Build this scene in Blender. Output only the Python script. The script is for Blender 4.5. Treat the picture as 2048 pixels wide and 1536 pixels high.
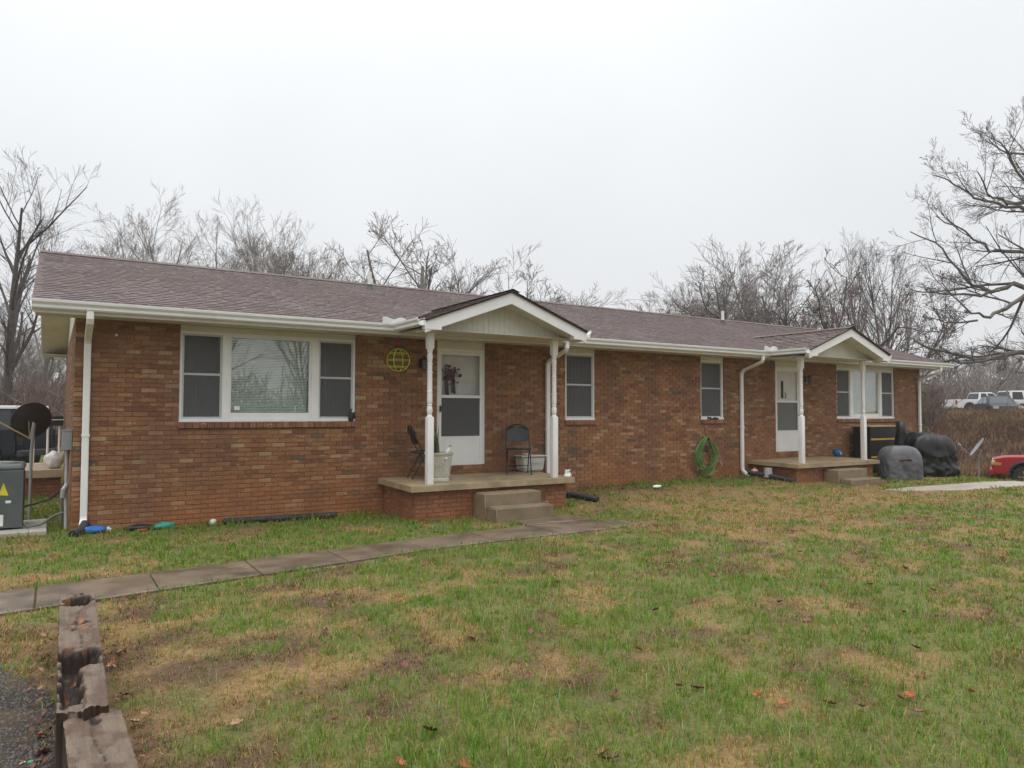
import bpy, bmesh, math, random
import numpy as np
from mathutils import Vector, Matrix

for o in list(bpy.data.objects):
    bpy.data.objects.remove(o, do_unlink=True)
SC = bpy.context.scene
COL = SC.collection

# ------------------------------------------------------------------ camera
CAM = Vector((-0.239, -11.49, 1.724))
YAW, PITCH, ROLL = math.radians(32.309), math.radians(2.259), math.radians(0.108)
cd = bpy.data.cameras.new('camera')
cd.sensor_width = 36.0
cd.lens = 1451.6 / 2048 * 36.0
cd.clip_start = 0.05
cd.clip_end = 2000
cam = bpy.data.objects.new('camera', cd)
COL.objects.link(cam)
fw = Vector((math.sin(YAW) * math.cos(PITCH), math.cos(YAW) * math.cos(PITCH), math.sin(PITCH)))
rt = Vector((math.cos(YAW), -math.sin(YAW), 0))
up = rt.cross(fw)
r2 = rt * math.cos(ROLL) + up * math.sin(ROLL)
u2 = -rt * math.sin(ROLL) + up * math.cos(ROLL)
m = Matrix((r2, u2, -fw)).transposed().to_4x4()
m.translation = CAM
cam.matrix_world = m
SC.camera = cam

# ------------------------------------------------------------------ sky, sun, exposure
SUN_EL, SUN_AZ = math.radians(74), math.radians(215)      # azimuth from +y, clockwise
w = bpy.data.worlds.new('World')
SC.world = w
w.use_nodes = True
nt = w.node_tree
nt.nodes.clear()
N = nt.nodes.new
wo = N('ShaderNodeOutputWorld')
bg = N('ShaderNodeBackground')
sky = N('ShaderNodeTexSky')
sky.sky_type = 'NISHITA'
sky.sun_disc = False
sky.sun_elevation = SUN_EL
sky.sun_rotation = SUN_AZ
sky.air_density = 1.0
sky.dust_density = 4.0
skm = N('ShaderNodeVectorMath'); skm.operation = 'SCALE'; skm.inputs['Scale'].default_value = 0.10
nt.links.new(sky.outputs[0], skm.inputs[0])
tc = N('ShaderNodeTexCoord')
sx = N('ShaderNodeSeparateXYZ')
nt.links.new(tc.outputs['Generated'], sx.inputs[0])
# overcast deck: brightness rises from horizon to zenith (CIE overcast), soft cloud mottling
rmp = N('ShaderNodeValToRGB')
rmp.color_ramp.elements[0].position = 0.0
rmp.color_ramp.elements[0].color = (0.665, 0.68, 0.70, 1)
rmp.color_ramp.elements[1].position = 0.30
rmp.color_ramp.elements[1].color = (0.73, 0.745, 0.765, 1)
e = rmp.color_ramp.elements.new(0.55); e.color = (0.77, 0.785, 0.805, 1)
e = rmp.color_ramp.elements.new(1.0); e.color = (0.92, 0.925, 0.93, 1)
nt.links.new(sx.outputs[2], rmp.inputs[0])
mx = N('ShaderNodeMath'); mx.operation = 'MAXIMUM'; mx.inputs[1].default_value = 0.0
nt.links.new(sx.outputs[2], mx.inputs[0])
pw = N('ShaderNodeMath'); pw.operation = 'POWER'; pw.inputs[1].default_value = 3.5
nt.links.new(mx.outputs[0], pw.inputs[0])
ad = N('ShaderNodeMath'); ad.operation = 'MULTIPLY_ADD'; ad.inputs[1].default_value = 1.7; ad.inputs[2].default_value = 1.0
nt.links.new(pw.outputs[0], ad.inputs[0])
nz = N('ShaderNodeTexNoise'); nz.inputs['Scale'].default_value = 1.6; nz.inputs['Detail'].default_value = 3
nt.links.new(tc.outputs['Generated'], nz.inputs['Vector'])
nr = N('ShaderNodeMapRange'); nr.inputs[1].default_value = 0.3; nr.inputs[2].default_value = 0.7
nr.inputs[3].default_value = 0.94; nr.inputs[4].default_value = 1.06
nt.links.new(nz.outputs[0], nr.inputs[0])
mm = N('ShaderNodeMath'); mm.operation = 'MULTIPLY'
nt.links.new(ad.outputs[0], mm.inputs[0]); nt.links.new(nr.outputs[0], mm.inputs[1])
sc2 = N('ShaderNodeVectorMath'); sc2.operation = 'SCALE'
nt.links.new(rmp.outputs[0], sc2.inputs[0]); nt.links.new(mm.outputs[0], sc2.inputs['Scale'])
mix = N('ShaderNodeMix'); mix.data_type = 'RGBA'; mix.inputs[0].default_value = 0.93
nt.links.new(skm.outputs[0], mix.inputs[6]); nt.links.new(sc2.outputs[0], mix.inputs[7])
nt.links.new(mix.outputs[2], bg.inputs[0])
bg.inputs[1].default_value = 1.0
nt.links.new(bg.outputs[0], wo.inputs[0])

sl = bpy.data.lights.new('sun', 'SUN')
sl.energy = 0.8
sl.angle = math.radians(50)
sl.color = (1.0, 0.97, 0.93)
so = bpy.data.objects.new('sun', sl)
COL.objects.link(so)
sd = Vector((math.sin(SUN_AZ) * math.cos(SUN_EL), math.cos(SUN_AZ) * math.cos(SUN_EL), math.sin(SUN_EL)))
so.rotation_euler = sd.to_track_quat('Z', 'Y').to_euler()

vs = SC.view_settings
vs.view_transform = 'Standard'
vs.look = 'None'
vs.gamma = 1.0
vs.use_curve_mapping = False
vs.exposure = 0.28
SC.render.engine = 'CYCLES'
SC.cycles.use_denoising = True
SC.cycles.max_bounces = 8
SC.cycles.transparent_max_bounces = 12
SC.cycles.volume_bounces = 1

rng = random.Random(7)
NR = np.random.default_rng(11)

# ------------------------------------------------------------------ materials
MATS = {}
def new_mat(name):
    mt = bpy.data.materials.new(name)
    mt.use_nodes = True
    t = mt.node_tree
    b = t.nodes['Principled BSDF']
    return mt, t, b

def mat(name, col, rough=0.6, var=0.12, scale=6.0, dirt=None, dscale=2.0, damt=0.5, dlo=0.5, dhi=0.7,
        bump=0.0, bscale=60.0, metal=0.0, attr=None, spec=0.5, stretch=None, coat=0.0):
    """Principled with brightness noise, an optional second colour in patches, and fine bump."""
    if name in MATS: return MATS[name]
    mt, t, b = new_mat(name)
    L = t.links.new
    g = t.nodes.new('ShaderNodeNewGeometry')
    pos = g.outputs['Position']
    if stretch:
        mp = t.nodes.new('ShaderNodeVectorMath'); mp.operation = 'MULTIPLY'
        mp.inputs[1].default_value = stretch
        L(pos, mp.inputs[0]); pos = mp.outputs[0]
    n = t.nodes.new('ShaderNodeTexNoise'); n.inputs['Scale'].default_value = scale; n.inputs['Detail'].default_value = 5
    L(pos, n.inputs['Vector'])
    mr = t.nodes.new('ShaderNodeMapRange')
    mr.inputs[1].default_value = 0.3; mr.inputs[2].default_value = 0.7
    mr.inputs[3].default_value = 1 - var; mr.inputs[4].default_value = 1 + var
    L(n.outputs[0], mr.inputs[0])
    if attr:
        src = t.nodes.new('ShaderNodeAttribute'); src.attribute_name = attr
        cs = src.outputs['Color']
    else:
        src = t.nodes.new('ShaderNodeRGB'); src.outputs[0].default_value = (*col, 1)
        cs = src.outputs[0]
    if dirt:
        dn = t.nodes.new('ShaderNodeTexNoise'); dn.inputs['Scale'].default_value = dscale; dn.inputs['Detail'].default_value = 6
        dn.inputs['Roughness'].default_value = 0.65
        L(pos, dn.inputs['Vector'])
        dr = t.nodes.new('ShaderNodeMapRange'); dr.inputs[1].default_value = dlo; dr.inputs[2].default_value = dhi
        dr.inputs[3].default_value = 0; dr.inputs[4].default_value = damt
        L(dn.outputs[0], dr.inputs[0])
        dm = t.nodes.new('ShaderNodeMix'); dm.data_type = 'RGBA'
        dm.inputs[7].default_value = (*dirt, 1)
        L(dr.outputs[0], dm.inputs[0]); L(cs, dm.inputs[6])
        cs = dm.outputs[2]
    vm = t.nodes.new('ShaderNodeVectorMath'); vm.operation = 'SCALE'
    L(cs, vm.inputs[0]); L(mr.outputs[0], vm.inputs['Scale'])
    L(vm.outputs[0], b.inputs['Base Color'])
    b.inputs['Roughness'].default_value = rough
    b.inputs['Metallic'].default_value = metal
    b.inputs['Specular IOR Level'].default_value = spec
    b.inputs['Coat Weight'].default_value = coat
    if bump:
        bn = t.nodes.new('ShaderNodeTexNoise'); bn.inputs['Scale'].default_value = bscale; bn.inputs['Detail'].default_value = 4
        L(pos, bn.inputs['Vector'])
        bp = t.nodes.new('ShaderNodeBump'); bp.inputs['Strength'].default_value = bump; bp.inputs['Distance'].default_value = 0.01
        L(bn.outputs[0], bp.inputs['Height']); L(bp.outputs[0], b.inputs['Normal'])
    MATS[name] = mt
    return mt

def brick_material():
    mt, t, b = new_mat('brick')
    L = t.links.new
    g = t.nodes.new('ShaderNodeNewGeometry')
    at = t.nodes.new('ShaderNodeAttribute'); at.attribute_name = 'Col'
    # pale tumbled flecks
    st = t.nodes.new('ShaderNodeVectorMath'); st.operation = 'MULTIPLY'; st.inputs[1].default_value = (0.75, 0.75, 1.9)
    L(g.outputs['Position'], st.inputs[0])
    n1 = t.nodes.new('ShaderNodeTexNoise'); n1.inputs['Scale'].default_value = 8.5; n1.inputs['Detail'].default_value = 4
    n1.inputs['Roughness'].default_value = 0.7
    L(st.outputs[0], n1.inputs['Vector'])
    m1 = t.nodes.new('ShaderNodeMapRange'); m1.inputs[1].default_value = 0.56; m1.inputs[2].default_value = 0.68
    m1.inputs[4].default_value = 0.85
    L(n1.outputs[0], m1.inputs[0])
    x1 = t.nodes.new('ShaderNodeMix'); x1.data_type = 'RGBA'; x1.inputs[7].default_value = (0.44, 0.30, 0.18, 1)
    L(m1.outputs[0], x1.inputs[0]); L(at.outputs['Color'], x1.inputs[6])
    # red clay splashed up from the soil
    sz = t.nodes.new('ShaderNodeSeparateXYZ'); L(g.outputs['Position'], sz.inputs[0])
    n2 = t.nodes.new('ShaderNodeTexNoise'); n2.inputs['Scale'].default_value = 0.9; n2.inputs['Detail'].default_value = 5
    L(g.outputs['Position'], n2.inputs['Vector'])
    m2 = t.nodes.new('ShaderNodeMapRange'); m2.inputs[1].default_value = 0.95; m2.inputs[2].default_value = 0.15
    L(sz.outputs[2], m2.inputs[0])
    k = t.nodes.new('ShaderNodeMath'); k.operation = 'MULTIPLY'
    m3 = t.nodes.new('ShaderNodeMapRange'); m3.inputs[1].default_value = 0.32; m3.inputs[2].default_value = 0.62; m3.inputs[4].default_value = 0.85
    L(n2.outputs[0], m3.inputs[0]); L(m2.outputs[0], k.inputs[0]); L(m3.outputs[0], k.inputs[1])
    x2 = t.nodes.new('ShaderNodeMix'); x2.data_type = 'RGBA'; x2.inputs[7].default_value = (0.36, 0.13, 0.042, 1)
    L(k.outputs[0], x2.inputs[0]); L(x1.outputs[2], x2.inputs[6])
    st3 = t.nodes.new('ShaderNodeVectorMath'); st3.operation = 'MULTIPLY'; st3.inputs[1].default_value = (1.6, 1.6, 0.35)
    L(g.outputs['Position'], st3.inputs[0])
    n5 = t.nodes.new('ShaderNodeTexNoise'); n5.inputs['Scale'].default_value = 1.1; n5.inputs['Detail'].default_value = 5
    L(st3.outputs[0], n5.inputs['Vector'])
    m5 = t.nodes.new('ShaderNodeMapRange'); m5.inputs[1].default_value = 0.42; m5.inputs[2].default_value = 0.68; m5.inputs[4].default_value = 0.5
    L(n5.outputs[0], m5.inputs[0])
    x3 = t.nodes.new('ShaderNodeMix'); x3.data_type = 'RGBA'; x3.inputs[7].default_value = (0.13, 0.062, 0.036, 1)
    L(m5.outputs[0], x3.inputs[0]); L(x2.outputs[2], x3.inputs[6]); x2 = x3
    n4 = t.nodes.new('ShaderNodeTexNoise'); n4.inputs['Scale'].default_value = 40; n4.inputs['Detail'].default_value = 4
    L(g.outputs['Position'], n4.inputs['Vector'])
    m4 = t.nodes.new('ShaderNodeMapRange'); m4.inputs[1].default_value = 0.3; m4.inputs[2].default_value = 0.7
    m4.inputs[3].default_value = 0.78; m4.inputs[4].default_value = 1.2
    L(n4.outputs[0], m4.inputs[0])
    v = t.nodes.new('ShaderNodeVectorMath'); v.operation = 'SCALE'
    L(x2.outputs[2], v.inputs[0]); L(m4.outputs[0], v.inputs['Scale'])
    L(v.outputs[0], b.inputs['Base Color'])
    b.inputs['Roughness'].default_value = 0.82
    bp = t.nodes.new('ShaderNodeBump'); bp.inputs['Strength'].default_value = 0.5; bp.inputs['Distance'].default_value = 0.006
    L(n4.outputs[0], bp.inputs['Height']); L(bp.outputs[0], b.inputs['Normal'])
    MATS['brick'] = mt
    return mt

def glass_material(name, refl=0.12, tint=(0.9, 0.95, 0.93), power=1.0):
    mt = bpy.data.materials.new(name); mt.use_nodes = True
    t = mt.node_tree; t.nodes.clear(); L = t.links.new
    out = t.nodes.new('ShaderNodeOutputMaterial')
    tr = t.nodes.new('ShaderNodeBsdfTransparent'); tr.inputs[0].default_value = (*tint, 1)
    gl = t.nodes.new('ShaderNodeBsdfGlossy'); gl.inputs['Roughness'].default_value = 0.015
    nzz = t.nodes.new('ShaderNodeTexNoise'); nzz.inputs['Scale'].default_value = 1.3
    g = t.nodes.new('ShaderNodeNewGeometry'); L(g.outputs['Position'], nzz.inputs['Vector'])
    bp = t.nodes.new('ShaderNodeBump'); bp.inputs['Strength'].default_value = 0.04; bp.inputs['Distance'].default_value = 0.02
    L(nzz.outputs[0], bp.inputs['Height']); L(bp.outputs[0], gl.inputs['Normal'])
    fr = t.nodes.new('ShaderNodeFresnel'); fr.inputs[0].default_value = 1.5
    a = t.nodes.new('ShaderNodeMath'); a.operation = 'MULTIPLY_ADD'; a.inputs[1].default_value = power; a.inputs[2].default_value = refl; a.use_clamp = True
    L(fr.outputs[0], a.inputs[0])
    mxs = t.nodes.new('ShaderNodeMixShader')
    # the pane's rear face is crossed from inside the glass: no second (total) reflection there
    inv = t.nodes.new('ShaderNodeMath'); inv.operation = 'SUBTRACT'; inv.inputs[0].default_value = 1.0; L(g.outputs['Backfacing'], inv.inputs[1])
    mu = t.nodes.new('ShaderNodeMath'); mu.operation = 'MULTIPLY'; L(a.outputs[0], mu.inputs[0]); L(inv.outputs[0], mu.inputs[1])
    L(mu.outputs[0], mxs.inputs[0]); L(tr.outputs[0], mxs.inputs[1]); L(gl.outputs[0], mxs.inputs[2])
    L(mxs.outputs[0], out.inputs[0])
    MATS[name] = mt
    return mt

def screen_material():
    mt = bpy.data.materials.new('insect_screen'); mt.use_nodes = True
    t = mt.node_tree; t.nodes.clear(); L = t.links.new
    out = t.nodes.new('ShaderNodeOutputMaterial')
    tr = t.nodes.new('ShaderNodeBsdfTransparent')
    df = t.nodes.new('ShaderNodeBsdfDiffuse'); df.inputs[0].default_value = (0.16, 0.16, 0.165, 1)
    mxs = t.nodes.new('ShaderNodeMixShader'); mxs.inputs[0].default_value = 0.62
    L(tr.outputs[0], mxs.inputs[1]); L(df.outputs[0], mxs.inputs[2]); L(mxs.outputs[0], out.inputs[0])
    MATS['insect_screen'] = mt
    return mt

M_BRICK = brick_material()
M_MORTAR = mat('mortar', (0.215, 0.120, 0.066), 0.9, 0.18, 9, bump=0.3)
M_WHITE = mat('white_trim', (0.80, 0.80, 0.785), 0.45, 0.04, 3, dirt=(0.50, 0.48, 0.40), dscale=3.5, damt=0.3, dlo=0.55, dhi=0.78)
M_VINYL = mat('vinyl_panel', (0.64, 0.63, 0.55), 0.5, 0.05, 3, dirt=(0.40, 0.39, 0.27), dscale=2.5, damt=0.4, dlo=0.5, dhi=0.75)
M_GUTTER = mat('gutter_metal', (0.72, 0.73, 0.71), 0.4, 0.05, 4, dirt=(0.42, 0.41, 0.30), dscale=5, damt=0.45, dlo=0.54, dhi=0.75, stretch=(0.4, 1, 1))
M_POST = mat('painted_post', (0.82, 0.82, 0.81), 0.45, 0.04, 6, dirt=(0.50, 0.48, 0.40), dscale=5, damt=0.4, dlo=.55, dhi=.72, stretch=(1.5, 1.5, .5))
M_ALU = mat('aluminium_sash', (0.50, 0.51, 0.51), 0.45, 0.06, 8)
M_SHINGLE = mat('shingle', (0.1, 0.07, 0.065), 0.62, 0.25, 70, attr='Col', dirt=(0.17, 0.15, 0.145), dscale=0.7, damt=0.35, bump=0.5, bscale=220, spec=0.55)
M_CONC = mat('porch_concrete', (0.36, 0.275, 0.165), 0.55, 0.15, 6, dirt=(0.15, 0.13, 0.075), dscale=1.6, damt=0.75, dlo=0.48, dhi=0.66, bump=0.25, bscale=120)
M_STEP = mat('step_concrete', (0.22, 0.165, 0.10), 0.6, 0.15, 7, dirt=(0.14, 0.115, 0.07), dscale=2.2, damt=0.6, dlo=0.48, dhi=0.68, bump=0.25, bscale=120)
M_WALK = mat('wet_concrete', (0.165, 0.125, 0.09), 0.36, 0.25, 4, dirt=(0.07, 0.05, 0.032), dscale=1.7, damt=0.8, dlo=0.45, dhi=0.62, bump=0.2, bscale=150)
M_DARK = mat('dark_interior', (0.05, 0.048, 0.045), 0.9)
M_CURTAIN = mat('curtain', (0.30, 0.30, 0.30), 0.9, 0.12, 5, stretch=(10, 1, 0.3))
M_BLIND = mat('blind_slat', (0.76, 0.74, 0.66), 0.5, 0.05)
M_BLACKP = mat('black_plastic', (0.018, 0.018, 0.02), 0.45, 0.2, 10)
M_GREYM = mat('grey_metal', (0.30, 0.31, 0.31), 0.45, 0.08, 8, metal=0.3)
M_GLASS = glass_material('window_glass', 0.14, power=1.8)
M_GLASSC = glass_material('clear_glass', 0.0, (0.97, 0.97, 0.96), 0.4)
M_GLASS2 = glass_material('sash_glass', 0.02, (0.55, 0.57, 0.57), 1.0)
M_SCREEN = screen_material()

# ------------------------------------------------------------------ mesh helpers
class MB:
    """collects polygons; build() links them as ONE mesh object"""
    def __init__(s): s.v = []; s.f = []; s.c = []
    def add(s, vs, fs, col=None):
        n = len(s.v)
        s.v.extend([tuple(p) for p in vs]); s.f.extend([tuple(i + n for i in f) for f in fs])
        s.c.extend([col] * len(fs))
        return s
    def box(s, x0, x1, y0, y1, z0, z1, col=None):
        return s.add([(x0, y0, z0), (x1, y0, z0), (x1, y1, z0), (x0, y1, z0), (x0, y0, z1), (x1, y0, z1), (x1, y1, z1), (x0, y1, z1)],
              [(0, 3, 2, 1), (4, 5, 6, 7), (0, 1, 5, 4), (1, 2, 6, 5), (2, 3, 7, 6), (3, 0, 4, 7)], col)
    def bbox(s, x0, x1, y0, y1, z0, z1, b=0.01, col=None):
        """box with chamfered vertical and horizontal edges"""
        bm = bmesh.new(); bmesh.ops.create_cube(bm, size=1)
        for v in bm.verts: v.co = Vector(((x0 + x1) / 2 + v.co.x * (x1 - x0), (y0 + y1) / 2 + v.co.y * (y1 - y0), (z0 + z1) / 2 + v.co.z * (z1 - z0)))
        bmesh.ops.bevel(bm, geom=bm.edges[:], offset=b, segments=2, affect='EDGES', profile=0.5)
        return s.frombm(bm, col)
    def frombm(s, bm, col=None):
        bm.verts.index_update()
        s.add([v.co[:] for v in bm.verts], [[v.index for v in f.verts] for f in bm.faces], col); bm.free(); return s
    def prism(s, poly, a, axis='y', d=1.0, col=None):
        """extrude a 2D polygon from a to a+d along axis: 'y' poly is (x,z); 'x' poly is (y,z); 'z' poly is (x,y)"""
        n = len(poly)
        def P(p, t):
            return (p[0], t, p[1]) if axis == 'y' else ((t, p[0], p[1]) if axis == 'x' else (p[0], p[1], t))
        vs = [P(p, a) for p in poly] + [P(p, a + d) for p in poly]
        fs = [tuple(range(n)), tuple(range(2 * n - 1, n - 1, -1))] + [(i, i + n, (i + 1) % n + n, (i + 1) % n) for i in range(n)]
        return s.add(vs, fs, col)
    def tube(s, pts, r, sides=8, close=False, caps=True, col=None, rect=None):
        P = [Vector(p) for p in pts]; n = len(P)
        R = r if hasattr(r, '__len__') else [r] * n
        prev = None; rings = []
        for i in range(n):
            if close: d = P[(i + 1) % n] - P[i - 1]
            else: d = P[min(i + 1, n - 1)] - P[max(i - 1, 0)]
            if d.length < 1e-9: d = Vector((0, 0, 1))
            d.normalize()
            if prev is None:
                a = Vector((1, 0, 0)) if abs(d.x) < 0.9 else Vector((0, 1, 0))
            else: a = prev
            a = (a - d * a.dot(d))
            if a.length < 1e-6: a = d.orthogonal()
            a.normalize(); prev = a; b = d.cross(a)
            if rect:
                ring = [P[i] + a * (rect[0] * c) + b * (rect[1] * e) for c, e in ((-.5, -.36), (-.36, -.5), (.36, -.5), (.5, -.36), (.5, .36), (.36, .5), (-.36, .5), (-.5, .36))]
            else:
                ring = [P[i] + (a * math.cos(2 * math.pi * k / sides) + b * math.sin(2 * math.pi * k / sides)) * R[i] for k in range(sides)]
            rings.append(ring)
        sd = len(rings[0]); vs = [p for r_ in rings for p in r_]; fs = []
        for i in range(n if close else n - 1):
            j = (i + 1) % n
            for k in range(sd): fs.append((i * sd + k, i * sd + (k + 1) % sd, j * sd + (k + 1) % sd, j * sd + k))
        if caps and not close: fs += [tuple(range(sd - 1, -1, -1)), tuple(range((n - 1) * sd, n * sd))]
        return s.add(vs, fs, col)
    def lathe(s, prof, c=(0, 0, 0), sides=20, col=None, sx=1.0, sy=1.0):
        vs = []; n = len(prof)
        for r, z in prof:
            for k in range(sides):
                a = 2 * math.pi * k / sides
                vs.append((c[0] + r * sx * math.cos(a), c[1] + r * sy * math.sin(a), c[2] + z))
        fs = [(i * sides + k, i * sides + (k + 1) % sides, (i + 1) * sides + (k + 1) % sides, (i + 1) * sides + k) for i in range(n - 1) for k in range(sides)]
        fs += [tuple(range(sides - 1, -1, -1)), tuple(range((n - 1) * sides, n * sides))]
        return s.add(vs, fs, col)
    def ell(s, c, r, seg=12, rings=8, col=None):
        bm = bmesh.new(); bmesh.ops.create_uvsphere(bm, u_segments=seg, v_segments=rings, radius=1)
        for v in bm.verts: v.co = Vector((c[0] + v.co.x * r[0], c[1] + v.co.y * r[1], c[2] + v.co.z * r[2]))
        return s.frombm(bm, col)
    def xform(s, M):
        s.v = [tuple(M @ Vector(p)) for p in s.v]; return s
    def mesh(s, name, mt, smooth=False):
        me = bpy.data.meshes.new(name); me.from_pydata(s.v, [], s.f)
        if mt: me.materials.append(mt)
        if any(c is not None for c in s.c):
            at = me.color_attributes.new('Col', 'FLOAT_COLOR', 'CORNER')
            arr = []
            for f, c in zip(s.f, s.c): arr += list((*(c or (.5, .5, .5)), 1.0)) * len(f)
            at.data.foreach_set('color', arr)
        if smooth: me.polygons.foreach_set('use_smooth', [True] * len(me.polygons))
        me.update()
        return me
    def build(s, name, mt, parent=None, smooth=False, auto=None):
        o = bpy.data.objects.new(name, s.mesh(name, mt, smooth or auto is not None))
        COL.objects.link(o)
        if parent: o.parent = parent
        if auto is not None:
            o.data.set_sharp_from_angle(angle=math.radians(auto))
        return o

def tag(o, label=None, cat=None, group=None, kind=None):
    if label: o['label'] = label
    if cat: o['category'] = cat
    if group: o['group'] = group
    if kind: o['kind'] = kind
    return o
def thing(name, loc, label, cat, group=None, rz=0.0):
    o = bpy.data.objects.new(name, None); COL.objects.link(o)
    o.location = loc; o.rotation_euler = (0, 0, rz); o.empty_display_size = 0.2
    return tag(o, label, cat, group)
def inst(name, me, parent, loc=None, M=None):
    o = bpy.data.objects.new(name, me); COL.objects.link(o); o.parent = parent
    if M is not None: o.matrix_local = M
    elif loc is not None: o.location = loc
    return o
def big_mesh(name, verts, faces_idx, sizes, mt, col=None, smooth=False):
    """numpy mesh: verts (n,3), faces_idx flat loops, sizes per face, col per-vertex (n,3)"""
    me = bpy.data.meshes.new(name)
    me.vertices.add(len(verts)); me.vertices.foreach_set('co', np.asarray(verts, np.float32).ravel())
    me.loops.add(len(faces_idx)); me.loops.foreach_set('vertex_index', np.asarray(faces_idx, np.int32))
    sizes = np.asarray(sizes, np.int32)
    st = np.concatenate(([0], np.cumsum(sizes)[:-1])).astype(np.int32)
    me.polygons.add(len(sizes)); me.polygons.foreach_set('loop_start', st)
    if smooth: me.polygons.foreach_set('use_smooth', np.ones(len(sizes), bool))
    me.materials.append(mt)
    if col is not None:
        at = me.color_attributes.new('Col', 'FLOAT_COLOR', 'POINT')
        c = np.ones((len(verts), 4), np.float32); c[:, :3] = col
        at.data.foreach_set('color', c.ravel())
    me.update(calc_edges=True); me.validate()
    return me
def jit(c, a, r=rng):
    k = 1 + r.uniform(-a, a)
    return (c[0] * k * (1 + r.uniform(-a, a) * .3), c[1] * k, c[2] * k * (1 + r.uniform(-a, a) * .3))

# ------------------------------------------------------------------ terrain
def sst(a, b, x):
    t = np.clip((np.asarray(x, float) - a) / (b - a), 0, 1); return t * t * (3 - 2 * t)
def vnoise(x, y, seed=0):
    x = np.asarray(x, float); y = np.asarray(y, float)
    xi = np.floor(x).astype(np.int64); yi = np.floor(y).astype(np.int64); fx = x - xi; fy = y - yi
    fx = fx * fx * (3 - 2 * fx); fy = fy * fy * (3 - 2 * fy)
    def hsh(a, b):
        n = (a * 374761393 + b * 668265263 + seed * 974634541) & 0x7fffffff
        n = ((n ^ (n >> 13)) * 1274126177) & 0x7fffffff
        return ((n ^ (n >> 16)) & 0xffff) / 65535.0
    return (hsh(xi, yi) * (1 - fx) + hsh(xi + 1, yi) * fx) * (1 - fy) + (hsh(xi, yi + 1) * (1 - fx) + hsh(xi + 1, yi + 1) * fx) * fy
def fbm(x, y, seed=0, oct=4):
    s = 0; a = 1; t = 0
    for k in range(oct):
        s = s + a * vnoise(x * 2 ** k, y * 2 ** k, seed + k * 17); t += a; a *= 0.55
    return s / t
WX = [-8, 0, 1, 2, 4.3, 7.5, 9, 13.3, 17, 30]
WZ = [.10, .10, .07, .06, .03, .12, .22, .26, .17, .17]
def H(x, y):
    x = np.asarray(x, float); y = np.asarray(y, float)
    base = 0.03 + 0.03 * (fbm(x * .5, y * .5, 3, 2) - .5)
    wall = np.interp(x, WX, WZ)
    t = sst(-2.4, -0.2, y)
    z = base * (1 - t) + wall * t
    z = z + 0.08 * sst(9, 15, x) * (1 - t)
    low = sst(18.8, 24.0, x) * sst(-16, -8, y)
    z = z - 0.75 * low
    bank = sst(27.5, 45, x + 0.10 * y) * sst(-30, -12, y)
    z = z + bank * (2.05 + 0.5 * (fbm(x * .15, y * .15, 9, 3) - .5))
    far = sst(40, 120, np.hypot(x, y))
    z = z + far * 1.2 * (fbm(x * .02, y * .02, 5, 3) - .35)
    return z
def Hs(x, y): return float(H(x, y))

def patch_colour(x, y):
    """lawn colour: green tufts, straw and brown thatch"""
    wx_ = x + .5 * (fbm(x * 2.1, y * 2.1, 7, 3) - .5); wy_ = y + .5 * (fbm(x * 2.1 + 9, y * 2.1, 8, 3) - .5)
    n1 = fbm(wx_ * 1.9 + 3, wy_ * 2.3, 21, 5); n2 = fbm(wx_ * 2.0, wy_ * 2.4 + 7, 33, 5); n3 = fbm(x * 3.1, y * 3.1, 41, 3); n4 = fbm(x * 5.5, y * 5.5, 45, 3)
    green = (n1 - .485) * 3.8 + .53 + (n4 - .5) * 2.2 + .12 * sst(2, 4.5, x) * (1 - sst(-5.6, -4.6, y))
    strip = sst(-3.2, -2.2, y) * (1 - sst(6.5, 8.5, x))             # greener by the wall
    strip2 = sst(-1.3, -.5, y) * sst(9, 11, x)
    edge = np.exp(-((y + 4.3 - .1 * x) / .45) ** 2) * (1 - sst(4, 8, x))
    green = green + .38 * strip * (.3 + 1.2 * n3) + .5 * strip2 + edge * .7 * (n3 - .2)
    straw = sst(6.0, 9, wx_) * (1 - sst(14.5, 17.5, x)) * sst(-6.0, -3.6, wy_) * (1 - sst(-1.2, -.5, y))
    leftdry = (1 - sst(-.1, 1.0, wx_)) * (1 - sst(-4.6, -4.0, y)) + .7 * np.exp(-((wx_ - .9) / .9) ** 2 - ((wy_ + 7.4) / 1.0) ** 2)
    green = np.clip(green - .62 * straw - .75 * leftdry, 0, 1)
    brown = np.clip((n2 - .50) * 5.5 + .48 + (n4 - .5) * .8, 0, 1) * (1 - straw * .75) * (1 - .6 * strip)
    G = np.array([.115, .165, .026]); G2 = np.array([.20, .225, .045]); S = np.array([.36, .235, .085]); B = np.array([.115, .058, .030])
    g3 = n3[..., None]
    cg = G * (1 - g3) + G2 * g3
    cb = S * (1 - brown[..., None]) + B * brown[..., None]
    return cg * green[..., None] + cb * (1 - green[..., None]), green

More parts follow.
